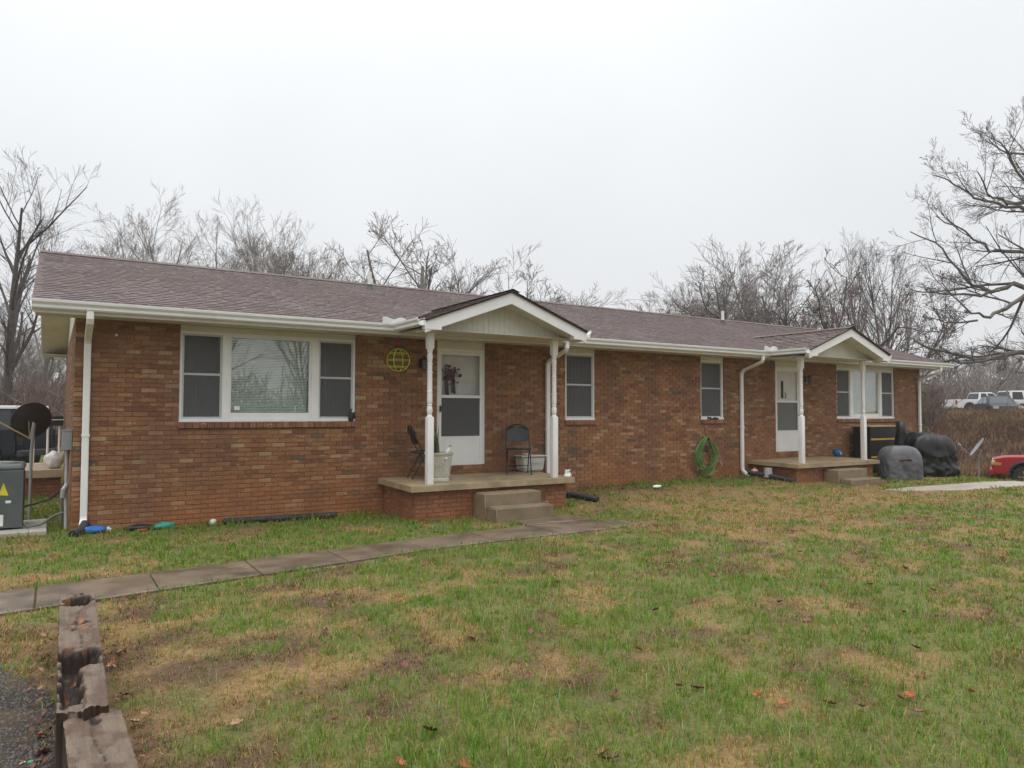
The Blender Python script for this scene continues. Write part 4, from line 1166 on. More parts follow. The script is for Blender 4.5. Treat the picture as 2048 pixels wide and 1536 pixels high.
MB().bbox(-.72, .55, -.24, .24, .10, 1.20, .02).build('cabinet', mat('chest_black', (.008, .008, .01), .55), ch); M_YEL = mat('yellow_trim', (.55, .33, .03), .4, .1)
MB().bbox(-.74, .57, -.26, .25, 1.2, 1.235, .006).build('top', mat('wood_top', (.42, .31, .14), .5, .15), ch)
for zz in (.86, .40): MB().bbox(-.70, .45, -.252, -.238, zz, zz + .045, .003).build('trim', M_YEL, ch)
for lx in (-.6, .45): MB().lathe([(.05, 0), (.05, .10)], (lx, 0, 0), 10).build('caster', M_BLACKP, ch)

# --- white satellite dish on the far bank, dark dish at the left corner
def dish(name, loc, aim, rad, label, mt, arm_mt, pole_h, arm_to, strut=True, group=None):
    t = thing(name, loc, label, 'satellite dish', group)
    A = Vector(aim).normalized(); X = A.orthogonal().normalized(); X = Vector((-A.y, A.x, 0)).normalized(); Y = A.cross(X)
    nr_, ns = 7, 32; vs = []
    C = Vector((0, 0, pole_h + .05))
    for j in range(nr_):
        q = rad * j / (nr_ - 1); dep = .16 * rad * (q / rad) ** 2
        for i in range(ns):
            a = 2 * math.pi * i / ns; vs.append(C + X * math.cos(a) * q + Y * math.sin(a) * q * 1.06 + A * dep)
    n = len(vs); vs += [v - A * .008 for v in vs]
    fs = []
    for j in range(nr_ - 1):
        for i in range(ns):
            a, b, c, d = j * ns + i, j * ns + (i + 1) % ns, (j + 1) * ns + (i + 1) % ns, (j + 1) * ns + i
            fs += [(a, b, c, d), (d + n, c + n, b + n, a + n)]
    j = nr_ - 1
    fs += [(j * ns + i, j * ns + (i + 1) % ns, j * ns + (i + 1) % ns + n, j * ns + i + n) for i in range(ns)]
    MB().add(vs, fs).build('reflector', mt, t, smooth=False)
    MB().tube([(0, 0, -.2), (0, 0, pole_h * .7), C - A * .10], .022, 10).build('pole', M_GREYM, t)
    bot = C - Y * rad * 1.02 if (Y.z > 0) else C + Y * rad * 1.02
    E_ = C + Vector(arm_to)
    MB().tube([C - A * .05, bot - A * .03, bot, E_], .012, 8).build('feed_arm', arm_mt, t)
    MB().tube([E_ - A * .07, E_ + A * .02], .032, 10).build('receiver', arm_mt, t)
    if strut: MB().tube([C - A * .02 + X * .05, bot], .010, 6).build('strut', M_GREYM, t)
    return t
M_DISHD = mat('dish_dark', (.035, .028, .027), .5, .2, 6); M_DISHW = mat('dish_pale', (.30, .31, .33), .5, .1); M_ARMY = mat('arm_yellow', (.50, .42, .22), .5)
dish('satellite_dish', (-.50, 1.85, Hs(-.5, 1.85)), (-.30, .88, .34), .275, 'dark brown satellite dish on a grey pole beside the left wall', M_DISHD, M_ARMY, 1.43, (-.46, -.10, .02))
dish('satellite_dish', (25.0, .3, Hs(25, .3)), (-.46, .72, .55), .33, 'pale satellite dish standing on the weedy bank past the far corner', M_DISHW, M_DISHW, 1.15, (-.62, .30, .12), False)

# --- air conditioner on its pad
ac = thing('air_conditioner', (-.92, .66, .16), 'grey air conditioning unit with yellow warning label by the left wall', 'air conditioner')
M_AC = mat('ac_grey', (.10, .115, .115), .42, .1, 6, metal=.2); M_ACD = mat('ac_dark', (.02, .022, .024), .5)
MB().bbox(-.34, .34, -.34, .34, .0, .74, .05).build('coil', M_ACD, ac)
for sx_ in (-1, 1):
    for sy_ in (-1, 1): MB().bbox(min(sx_ * .24, sx_ * .375), max(sx_ * .24, sx_ * .375), min(sy_ * .24, sy_ * .375), max(sy_ * .24, sy_ * .375), .0, .76, .04).build('corner_post', M_AC, ac)
for k in range(18): MB().bbox(-.36, .36, -.36, .36, .05 + k * .038, .058 + k * .038, .003).build('louvre', M_AC, ac)
tp = MB(); tp.bbox(-.385, .385, -.385, .385, .76, .86, .045); top_ = tp.build('top', M_AC, ac)
for r_ in (.10, .17, .24, .31): MB().tube([(r_ * math.cos(t), r_ * math.sin(t), .868) for t in np.linspace(0, 2 * math.pi, 29)[:-1]], .006, 5, close=True).build('fan_grille', M_GREYM, top_)
MB().bbox(.02, .372, -.384, -.37, .02, .78, .008).build('service_panel', M_AC, ac)
MB().prism([(.10, .46), (.21, .45), (.155, .62)], -.389, 'y', .004).build('warning_label', mat('label_yellow', (.60, .52, .03), .5), ac)
MB().bbox(.18, .24, -.389, -.385, .35, .385, .001).build('label_patch', M_PAPER, ac); MB().bbox(.06, .16, -.389, -.385, .05, .20, .001).build('label_patch', M_PAPER, ac)
pd_ = MB().bbox(-1.6, -.27, -.02, 1.25, -.04, .155, .012).build('equipment_pad', mat('pad_concrete', (.38, .37, .31), .7, .12, 6, dirt=(.22, .21, .15), damt=.5), None); tag(pd_, 'pale concrete pad under the air conditioner', 'concrete pad')
MB().tube([(.30, -.30, .34), (.34, -.33, .12), (.44, -.38, .02), (.58, -.38, .04), (.72, -.36, .14), (.84, -.36, .18)], .018, 8).build('flex_conduit', mat('conduit_dark', (.13, .13, .12), .5), ac)
MB().tube([(.36, .1, .24), (.5, .12, .27), (.68, .1, .33), (.80, .0, .46), (.87, -.1, .62)], .014, 8).build('refrigerant_line', mat('line_dark', (.06, .055, .05), .6), ac)

# --- things on the back stoop
crumple('plastic_bag', (-.19, 5.0, .64), (.16, .13, .16), mat('bag_plastic', (.58, .56, .55), .45, .15, 12), 'bulging white plastic bag on the back stoop', 'plastic bag', 21)
tb = thing('patio_table', (-.33, 6.1, .64), 'black-topped stand with white legs on the back stoop', 'table')
MB().bbox(-.30, .28, -.25, .25, .80, 1.0, .015).build('top', M_BLACKP, tb); MB().bbox(-.31, .29, -.262, -.252, .915, .93, .002).build('trim', M_PAPER, tb)
for sx_ in (-.22, .02, .22): MB().tube([(sx_, -.18, 0), (sx_, -.18, .80)], .022, 8).build('leg', M_WHITE, tb)

# --- railroad ties
def tie(name, x0, x1, y0, y1, z0, z1, label, rot, seed):
    nu, nv = 30, int(abs(y1 - y0) * 90); top = []; cols = []
    U = np.linspace(0, 1, nu); Vv = np.linspace(0, 1, nv); UU, VV = np.meshgrid(U, Vv)
    X = x0[0] + (x0[1] - x0[0]) * VV; W = (x1[0] - x0[0]) + ((x1[1] - x0[1]) - (x1[0] - x0[0])) * VV
    Y = y0 + (y1 - y0) * VV; PX = X + W * UU
    n1 = fbm(UU * 3 + seed, VV * 9, seed, 3) - .5; n2 = fbm(UU * 7 + seed, VV * 60, seed + 4, 3); n3 = fbm(UU * 14, VV * 10 + seed, seed + 9, 2)
    Z = z1 + n1 * .022 - .012 * np.abs(n3 - .5) * 2
    crack = np.exp(-((UU - .5 - .06 * np.sin(VV * 17 + seed)) / .03) ** 2) * (n2 > .42); Z = Z - crack * .011
    base = np.array([.142, .104, .074]) * (0.7 + .6 * n3)[..., None]; C = base.copy()
    C = C * (1 - crack[..., None] * .75)
    mott = np.clip((fbm(UU * 2.2 + 3, VV * 12, seed + 30, 4) - .52) * 8, 0, 1)[..., None]; C = C * (1 - mott * .75) + np.array([.085, .045, .028]) * mott * .75
    for (v0, v1, u0, u1, dp) in rot:
        e = (fbm(UU * 4, VV * 40, seed + 50, 2) - .5)
        m_ = sst(v0 - .008, v0 + .018, VV + e * .05) * (1 - sst(v1 - .018, v1 + .008, VV + e * .05)) * sst(u0 - .05, u0 + .09, UU + e * .35) * (1 - sst(u1 - .09, u1 + .05, UU + e * .35))
        rag = fbm(UU * 5 + 2, VV * 22, seed + 70, 3)
        Z = Z - m_ * dp * (.75 + .5 * rag)
        rc = np.array([.030, .015, .010]) * (1 - rag[..., None]) + np.array([.34, .11, .03]) * np.clip(rag[..., None] * 5 - 2.9, 0, 1)
        mc = np.clip(m_ * 12, 0, 1)[..., None]; C = C * (1 - mc) + rc * mc
    PX = PX + (n2 - .5) * .006
    endj = (fbm(UU * 8, VV * 0 + seed, seed + 11, 2) - .5)
    Y = Y + np.where((VV == 0) | (VV == 1), endj * .035, 0)
    vt = np.stack([PX, Y, Z], -1).reshape(-1, 3); ct = C.reshape(-1, 3); mb = MB()
    vb = vt.copy(); vb[:, 2] = z0; N_ = len(vt); fs = []
    for j in range(nv - 1):
        for i in range(nu - 1): a = j * nu + i; fs.append((a, a + 1, a + nu + 1, a + nu))
    fs = [tuple(reversed(f)) for f in fs] if y1 < y0 else fs
    for j in range(nv - 1):
        a, b = j * nu, (j + 1) * nu; fs += [(a, b, b + N_, a + N_), (a + nu - 1, a + nu - 1 + N_, b + nu - 1 + N_, b + nu - 1)]
    for i in range(nu - 1): fs += [(i, i + N_, i + 1 + N_, i + 1), ((nv - 1) * nu + i, (nv - 1) * nu + i + 1, (nv - 1) * nu + i + 1 + N_, (nv - 1) * nu + i + N_)]
    cb = np.tile(np.array([.085, .06, .048]), (N_, 1)) ; cb *= (.6 + .8 * n3.reshape(-1, 1))
    me = big_mesh(name, np.concatenate([vt, vb]), [i for f in fs for i in f], [len(f) for f in fs], mat('tie_wood', (.2, .17, .15), .8, .22, 60, attr='Col', bump=.6, bscale=45, stretch=(4, .5, 3)), np.concatenate([ct, cb]))
    o = bpy.data.objects.new(name, me); COL.objects.link(o); return tag(o, label, 'timber')
tie('landscape_timber', (-.163, -.192), (.070, .022), -4.88, -7.44, -.05, .315, 'rotted railroad tie with a hollow split end, farther of the two timbers',
    [(-.05, .02, .55, 1.3, .05), (.035, .145, .10, .92, .13), (.60, .72, .08, .90, .14), (.70, .97, .04, .52, .11), (.33, .355, .25, .75, .02), (.40, .425, .3, .8, .02)], 5)
tie('landscape_timber', (-.165, -.120), (.078, .110), -7.40, -9.4, -.1, .272, 'sound weathered railroad tie, nearer one at the bottom left edge', [(.0, .07, .42, .52, .03)], 9)

# --- bottle cap and straw
cp = thing('bottle_cap', (-.29, -7.28, Hs(-.29, -7.28) + .014), 'small green bottle cap on the gravel beside the timber', 'bottle cap')
MB().lathe([(.013, 0), (.014, .008), (.012, .011)], (0, 0, 0), 14).build('cap', mat('green_cap', (.02, .30, .12), .35), cp)
st_ = MB().tube([(-.335, -7.27, Hs(-.33, -7.27) + .018), (-.31, -7.26, Hs(-.3, -7.26) + .02)], .0022, 6).build('twist_tie', M_PAPER); tag(st_, 'tiny white straw piece next to the green cap', 'straw')

# ------------------------------------------------------------------ fallen leaves (each one a thing)
LEAVES = [(3.03, -8.23, 0), (3.12, -8.3, 1), (3.32, -8.58, 0), (3.35, -8.74, 0), (3.59, -8.87, 2), (3.67, -9.02, 1), (4.49, -8.91, 3), (4.07, -9.08, 0), (3.89, -9.22, 3), (4.43, -9.24, 0),
          (4.98, -7.74, 3), (2.1, -8.64, 2), (9.19, -7.33, 0), (3.3, -7.57, 0), (6.26, -7.45, 0), (6.84, -7.76, 1), (1.76, -7.01, 3), (0.63, -7.37, 4), (1.2, -8.21, 0), (1.45, -8.4, 0), (2.88, -6.82, 3),
          (2.48, -2.19, 3), (1.09, -7.59, 1), (1.47, -7.99, 1), (3.17, -.35, 3), (-.27, -4.93, 4), (-.2, -4.5, 1), (.13, -5.95, 0), (.16, -6.6, 1), (-.27, -6.99, 3), (-.24, -7.2, 0), (.17, -7.06, 4),
          (5.6, -6.2, 3), (4.1, -6.9, 1), (7.4, -5.9, 3), (2.4, -5.5, 3), (8.6, -4.9, 1), (5.9, -8.0, 3), (5.0, -8.6, 1)]
LEAVES += [(rng.uniform(.8, 7.5), rng.uniform(-9.2, -4.4), 3 if rng.random() < .7 else 1) for _ in range(22)]
LC = [((.33, .095, .025), 'orange'), ((.12, .024, .018), 'dark red'), ((.26, .11, .035), 'tan orange'), ((.17, .055, .03), 'rust brown'), ((.30, .165, .09), 'pale tan')]
LM = []
for k, (c, nm) in enumerate(LC):
    mt_ = mat('leaf_' + nm.replace(' ', '_'), c, .5, .3, 60)
    for q in range(2):
        rl = random.Random(k * 7 + q); n = 15; out = []
        for i in range(n):                                     # lobed oak-like outline
            t = i / (n - 1); x_ = (t - .5) * .11; w_ = .034 * math.sin(t * math.pi) ** .7 * (1 + .42 * math.cos(t * 19 + q)); out.append((x_, w_))
        vs = []
        for x_, w_ in out:
            cu = .9 * x_ * x_ * 4; vs += [(x_, -w_, .012 + cu + .25 * w_ * (1 + q)), (x_, 0, .004 + cu), (x_, w_, .012 + cu + .3 * w_)]
        fs = [f for i in range(n - 1) for f in ((3 * i, 3 * i + 3, 3 * i + 4, 3 * i + 1), (3 * i + 1, 3 * i + 4, 3 * i + 5, 3 * i + 2))]
        LM.append(MB().add(vs, fs).tube([(.05, 0, .012), (.085, .006, .02)], .0012, 4).mesh('fallen_leaf', mt_))
for k, (x_, y_, c) in enumerate(LEAVES):
    o = bpy.data.objects.new('fallen_leaf', LM[c * 2 + k % 2]); COL.objects.link(o)
    o.location = (x_, y_, Hs(x_, y_) + rng.uniform(.012, .032)); o.rotation_euler = (rng.uniform(-.5, .5), rng.uniform(-.5, .5), rng.uniform(0, 6.28)); s_ = rng.uniform(.5, .85); o.scale = (s_, s_, s_)
    tag(o, 'small %s fallen leaf lying in the grass' % LC[c][1], 'leaf', '%s fallen leaves' % LC[c][1])
# drift of dead leaves by the near porch and along the timber (uncountable)
mb = MB(); rl = random.Random(31)
for k in range(520):
    if k < 330: x_ = rl.gauss(8.75, .42); y_ = -abs(rl.gauss(.35, .28)) - .03
    else: x_ = rl.choice((-.24, .14)) + rl.gauss(0, .05); y_ = rl.uniform(-8, -5.2)
    z = Hs(x_, y_) + rl.uniform(.015, .05); c = Vector((x_, y_, z)); n = Vector((rl.uniform(-.7, .7), rl.uniform(-.7, .7), 1)).normalized(); a = rl.uniform(0, 6.28)
    t = n.orthogonal().normalized(); b_ = n.cross(t); u = (t * math.cos(a) + b_ * math.sin(a)) * rl.uniform(.012, .028); v = n.cross(u) * .55
    col = jit(rl.choice(((.20, .075, .04), (.12, .045, .03), (.28, .15, .08), (.15, .06, .04))), .25)
    mb.add([c - u, c - v * .8 + n * .006, c + u + n * .012, c + v + n * .008], [(0, 1, 2, 3)], col)
tag(mb.build('leaf_litter', mat('leaf_litter', (.2, .08, .04), .7, .2, 40, attr='Col')), 'drift of brown dead leaves beside the near porch', None, None, 'stuff')

# ------------------------------------------------------------------ grass
def blades(name, P, h, w_, lean, col, mt, ang=None):
    """P (n,3) roots; returns one mesh of bent 5-vertex blades"""
    n = len(P); a = NR.uniform(0, 2 * np.pi, n) if ang is None else ang
    d = np.stack([np.cos(a), np.sin(a), np.zeros(n)], 1); s = np.stack([-np.sin(a), np.cos(a), np.zeros(n)], 1)
    # widest side roughly towards any viewer: random twist
    tw = NR.uniform(0, np.pi, n); sv = s * np.cos(tw)[:, None] + d * np.sin(tw)[:, None]
    W = (w_ / 2)[:, None]; Hh = h[:, None]; l1 = (lean * .35)[:, None]; l2 = lean[:, None]
    upv = np.array([0, 0, 1.0])
    mid = P + d * Hh * l1 + upv * Hh * .58; tip = P + d * Hh * l2 + upv * Hh * np.sqrt(np.clip(1 - np.clip(l2, 0, .95) ** 2, .05, 1))
    V = np.stack([P - sv * W, P + sv * W, mid + sv * W * .75, mid - sv * W * .75, tip], 1).reshape(-1, 3)
    b = np.arange(n)[:, None] * 5
    q = (b + np.array([0, 1, 2, 3, 3, 2, 4])).ravel()
    sizes = np.tile([4, 3], n)
    return big_mesh(name, V, q, sizes, mt, np.repeat(col, 5, 0))
def leaf_mat(name, rough=.55, trans=.25):
    mt, t, b = new_mat(name); at = t.nodes.new('ShaderNodeAttribute'); at.attribute_name = 'Col'
    L = t.links.new; L(at.outputs['Color'], b.inputs['Base Color']); b.inputs['Roughness'].default_value = rough; b.inputs['Specular IOR Level'].default_value = .35
    tr = t.nodes.new('ShaderNodeBsdfTranslucent'); L(at.outputs['Color'], tr.inputs[0]); mxs = t.nodes.new('ShaderNodeMixShader'); mxs.inputs[0].default_value = trans
    out = t.nodes['Material Output']; L(b.outputs[0], mxs.inputs[1]); L(tr.outputs[0], mxs.inputs[2]); L(mxs.outputs[0], out.inputs[0])
    return mt
M_GRASS = leaf_mat('grass_blade')
NB = 430000
u = NR.random(NB)
rmin, rmax = 2.6, 32.0
r_ = (rmin ** .55 + u * (rmax ** .55 - rmin ** .55)) ** (1 / .55)
th_ = YAW + NR.uniform(-math.radians(44), math.radians(44), NB)
NCL = NB // 11                                              # blades stand in small clumps that fan outwards
ci = NR.integers(0, NCL, NB)
X = CAM.x + r_[ci] * np.sin(th_[ci]); Y = CAM.y + r_[ci] * np.cos(th_[ci]); r_ = r_[ci]
loose = NR.random(NB) < .35
ca = NR.uniform(0, 2 * np.pi, NB); cr = np.abs(NR.normal(0, .022, NB)) * (1 + .05 * r_) + np.where(loose, NR.uniform(0, .16, NB), 0)
X = X + np.cos(ca) * cr; Y = Y + np.sin(ca) * cr
chg = NR.uniform(.55, 1.45, NCL)[ci]; cgn = NR.normal(0, .22, NCL)[ci]
def inside_walk(x, y, pad=0.0):
    far = -3.19 + .125 * (x + .6); near = np.where(x > 4, -3.32 + .01 * (x - 4), -4.08 + .165 * (x + .6)); far = np.where(x > 4, np.minimum(far, -2.5), far)
    w1_ = (y < far - pad) & (y > near + pad) & (x < 6.9)
    t = np.clip((x - 6.9) / .4, 0, 1); w1b = (x >= 6.9) & (x < 7.28) & (y < far - pad - .30 * t) & (y > near + pad + .16 * t)
    w2_ = (x > 5.76) & (x < 6.98) & (y > -2.6) & (y < -1.9)
    f2 = -2.62 - .10 * (x - 14.6); w3 = (x > 14.9) & (x < 21.8) & (y < f2 - pad) & (y > f2 - .95 + pad)
    return w1_ | w1b | w2_ | w3
wig = .20 * (fbm(X * 2.2, Y * 2.2, 91, 4) - .30)
fade = np.clip((X - 6.3) / 1.2, 0, 1) * .55 * (fbm(X * 3, Y * 3, 95, 3) > .42)
ok = (~inside_walk(X, Y, wig)) | ((NR.random(NB) < fade) & (X > 6.3) & (X < 7.6) & (Y > -3.4) & (Y < -2.6))
ok &= ~((X > -.02) & (X < L_ + .02) & (Y > -.02) & (Y < D_ + .02))
for s0, s1 in ((4.48, 7.36), (13.66, 16.58)): ok &= ~((X > s0) & (X < s1) & (Y > -1.26) & (Y < .1))
for s0, s1 in ((5.47, 6.62), (14.6, 15.78)): ok &= ~((X > s0) & (X < s1) & (Y > -1.97) & (Y < -1.2))
ok &= ~((X < drive_edge(Y) - NR.exponential(.06, NB)) & (Y < -4.0))
ok &= ~((X > -.19) & (X < .11) & (Y < -5.28))
ok &= ~((X > -1.62) & (X < -.25) & (Y > -.05) & (Y < 1.27))
ok &= ~((X + .1 * Y > 28) & (Y > -14))
ok &= (X < 40)
X, Y, rr_, ca, chg, cgn = X[ok], Y[ok], r_[ok], ca[ok], chg[ok], cgn[ok]
pc, green = patch_colour(X, Y); n = len(X)
isg = NR.random(n) < np.clip(.12 + .72 * green + cgn, 0, .97)
dry = NR.random(n)
cg = np.stack([NR.uniform(.06, .27, n), NR.uniform(.17, .40, n), NR.uniform(.01, .05, n)], 1)
cdry = np.where((dry < .62)[:, None], pc * NR.uniform(.65, 1.5, n)[:, None], np.stack([NR.uniform(.24, .54, n), NR.uniform(.16, .37, n), NR.uniform(.05, .14, n)], 1))
mixg = (.78 * cg + .22 * pc * 1.1)
col = np.where(isg[:, None], mixg, cdry)
hgt = np.where(isg, NR.uniform(.035, .095, n), NR.uniform(.02, .06, n)) * (.6 + .5 * fbm(X * 1.4, Y * 1.4, 61, 3)) * chg
hgt *= 1 + .5 * sst(-.5, -.1, Y)
thin = np.exp(-((X - .5) / .6) ** 2 - ((Y + 6.6) / 1.2) ** 2); hgt *= 1 - .45 * thin
wd = np.maximum(.0042, .00095 * rr_) * NR.uniform(.7, 1.3, n)
lean = np.where(isg, NR.uniform(.1, .75, n), NR.uniform(.45, .98, n))
Pg = np.stack([X, Y, H(X, Y) - .003], 1)
og = bpy.data.objects.new('grass', blades('grass', Pg, hgt, wd, lean, col, M_GRASS, ca + NR.normal(0, .6, n))); COL.objects.link(og)
tag(og, 'short patchy lawn grass, green tufts among straw and brown', None, None, 'stuff')
# sparse taller bright blades in the foreground
nt_ = 7000; r_ = NR.uniform(3, 10, nt_); th_ = YAW + NR.uniform(-.62, .75, nt_); X = CAM.x + r_ * np.sin(th_); Y = CAM.y + r_ * np.cos(th_)
pc, green = patch_colour(X, Y); k = (~inside_walk(X, Y)) & (X > .25) & (green > .35) & (Y < -.4); X, Y = X[k], Y[k]; n = len(X)
col = np.stack([NR.uniform(.18, .34, n), NR.uniform(.24, .36, n), NR.uniform(.07, .16, n)], 1)
ot = bpy.data.objects.new('tall_grass', blades('tall_grass', np.stack([X, Y, H(X, Y)], 1), NR.uniform(.09, .16, n), NR.uniform(.002, .0045, n), NR.uniform(.3, .95, n), col, M_GRASS)); COL.objects.link(ot)
tag(ot, 'scattered longer pale grass blades in the lawn', None, None, 'stuff')

# weeds on the far bank
F_ = np.array([math.sin(YAW), math.cos(YAW)]); R_ = np.array([math.cos(YAW), -math.sin(YAW)])
nw = 70000
f = NR.uniform(22, 62, nw); sx_ = NR.uniform(.42, .85, nw); X = CAM.x + F_[0] * f + R_[0] * f * sx_; Y = CAM.y + F_[1] * f + R_[1] * f * sx_
k = (X + .1 * Y > 26.5) & (X > 23.5); X, Y, f = X[k], Y[k], f[k]; n = len(X)
nn = fbm(X * .35, Y * .35, 71, 4); n5 = fbm(X * .9 + 5, Y * .9, 73, 3)
c1 = np.array([.21, .115, .055]); c2 = np.array([.30, .20, .10]); c3 = np.array([.125, .065, .045]); c4 = np.array([.17, .16, .07])
t1 = np.clip((nn - .35) * 3.2, 0, 1)[:, None]; col = c3 * (1 - t1) + c1 * t1; t2 = np.clip((n5 - .5) * 4, 0, 1)[:, None]; col = col * (1 - t2) + c2 * t2
t3 = np.clip((fbm(X * .5, Y * .5 + 9, 79, 3) - .58) * 6, 0, 1)[:, None] * .7; col = col * (1 - t3) + c4 * t3
col *= NR.uniform(.65, 1.35, n)[:, None]
hg = NR.uniform(.2, .55, n) * (.5 + 1.1 * nn)
ow = bpy.data.objects.new('weeds', blades('weeds', np.stack([X, Y, H(X, Y) - .02], 1), hg, .0011 * f * NR.uniform(.6, 1.4, n), NR.uniform(.1, .9, n), col, M_GRASS)); COL.objects.link(ow)
tag(ow, 'rust-brown dead weeds covering the bank beyond the house', None, None, 'stuff')

# ------------------------------------------------------------------ vehicles
M_TYRE = mat('tyre', (.015, .015, .016), .8); M_RIM = mat('alloy_rim', (.42, .43, .45), .3, .05, metal=.7); M_VGL = mat('vehicle_glass', (.02, .025, .03), .06, .1); M_TRIM = mat('black_trim', (.03, .03, .032), .6)
M_LIGHT = mat('lamp_lens', (.55, .5, .45), .15)
def paint(nm, c): return mat(nm, c, .35, .06, 2, coat=.1, dirt=tuple(v * .7 for v in c), dscale=2, damt=.25)
def arcpts(cx, cz, r, n=9): return [(cx - r * math.cos(t), cz + r * math.sin(t)) for t in np.linspace(0, math.pi, n)]
def shell(profile, half, mt, name, parent, bev=.05):
    bm = bmesh.new(); a = [bm.verts.new((x, -half, z)) for x, z in profile]; b = [bm.verts.new((x, half, z)) for x, z in profile]; n = len(a)
    bm.faces.new(a); bm.faces.new(list(reversed(b)))
    for i in range(n): bm.faces.new((a[i], b[i], b[(i + 1) % n], a[(i + 1) % n]))
    bmesh.ops.recalc_face_normals(bm, faces=bm.faces[:])
    if bev:
        bm.edges.ensure_lookup_table()
        bmesh.ops.bevel(bm, geom=[e for e in bm.edges if abs(e.verts[0].co.y - e.verts[1].co.y) < 1e-5], offset=bev, segments=2, affect='EDGES')
    return MB().frombm(bm).build(name, mt, parent, auto=40)
def cabin(pts_b, pts_t, hb, ht, mt, parent, zb, zt, pillars, name='cab', roof_mt=None):
    """tapered glasshouse: pts_b/pts_t = rear,front x at beltline and roof"""
    (xr, xf), (tr, tf) = pts_b, pts_t
    vs = [(xr, -hb, zb), (xf, -hb, zb), (xf, hb, zb), (xr, hb, zb), (tr, -ht, zt), (tf, -ht, zt), (tf, ht, zt), (tr, ht, zt)]
    bm = bmesh.new(); v = [bm.verts.new(p) for p in vs]
    for q in ((0, 3, 2, 1), (4, 5, 6, 7), (0, 1, 5, 4), (1, 2, 6, 5), (2, 3, 7, 6), (3, 0, 4, 7)): bm.faces.new([v[i] for i in q])
    bmesh.ops.bevel(bm, geom=bm.edges[:], offset=.05, segments=2, affect='EDGES'); c = MB().frombm(bm).build(name, mt, parent, auto=40)
    if roof_mt: MB().bbox(tr + .03, tf - .03, -ht + .02, ht - .02, zt - .06, zt + .035, .02).build('roof_panel', roof_mt, c)
    def lerp(a, b, t): return a + (b - a) * t
    z0, z1 = lerp(zb, zt, .10), lerp(zb, zt, .86)
    for s in (-1, 1):
        for (a, b) in pillars:
            q = []
            for (u_, t_) in ((a, .10), (b, .10), (b, .86), (a, .86)):
                x_ = lerp(lerp(xr, xf, u_), lerp(tr, tf, u_), t_); y_ = s * (lerp(hb, ht, t_) + .006); q.append((x_, y_, lerp(zb, zt, t_)))
            MB().add(q + [(x_, y_ - s * .012, z_) for x_, y_, z_ in q], [(0, 1, 2, 3), (0, 4, 5, 1), (1, 5, 6, 2), (2, 6, 7, 3), (3, 7, 4, 0)]).build('side_window', M_VGL, c)
    for (xb_, xt_, sg) in ((xf, tf, 1), (xr, tr, -1)):
        q = [(lerp(xb_, xt_, t_) + sg * .008, y_, lerp(zb, zt, t_)) for (y_, t_) in ((-hb + .12, .1), (hb - .12, .1), (ht - .10, .88), (-ht + .10, .88))]
        MB().add(q + [(x_ - sg * .014, y_, z_) for x_, y_, z_ in q], [(0, 1, 2, 3), (0, 4, 5, 1), (1, 5, 6, 2), (2, 6, 7, 3), (3, 7, 4, 0)]).build('windscreen' if sg > 0 else 'rear_window', M_VGL, c)
    return c
def wheel(parent, x, y, r, wdt=.22):
    s = 1 if y > 0 else -1
    w_ = MB(); pr = [(r * .62, -wdt / 2), (r * .93, -wdt / 2), (r, -wdt / 2 + .04), (r, wdt / 2 - .04), (r * .93, wdt / 2), (r * .62, wdt / 2)]
    M_ = Matrix.Translation((x, y, r)) @ Matrix.Rotation(math.pi / 2, 4, 'X')
    o = w_.lathe(pr, (0, 0, 0), 28).xform(M_).build('wheel', M_TYRE, parent, auto=40)
    rm_ = MB().lathe([(r * .63, -.02), (r * .63, .03), (r * .55, .045), (r * .5, .01), (r * .16, .03), (r * .12, .05), (0.001, .05)], (0, 0, 0), 28)
    for k in range(5):
        a = k * 2 * math.pi / 5; rm_.tube([(math.cos(a) * r * .12, math.sin(a) * r * .12, .035), (math.cos(a) * r * .58, math.sin(a) * r * .58, .035)], r * .075, 6)
    rm_.xform(Matrix.Translation((x, y + s * (wdt / 2 - .05), r)) @ Matrix.Rotation(-s * math.pi / 2, 4, 'X')).build('rim', M_RIM, o, auto=40)
def body_profile(xr, xf, zs, pts_top, axles, ra):
    p = [(xr, zs)]
    for cx in axles: p += arcpts(cx, zs - .02, ra)
    p += [(xf, zs)]; return p + pts_top
def flares(parent, axles, half, ra, zs, mt):
    for s in (-1, 1):
        for cx in axles: MB().tube([(x_, s * (half + .005), z_) for x_, z_ in arcpts(cx, zs - .02, ra + .02, 13)], .04, 6).build('wheel_flare', mt, parent)
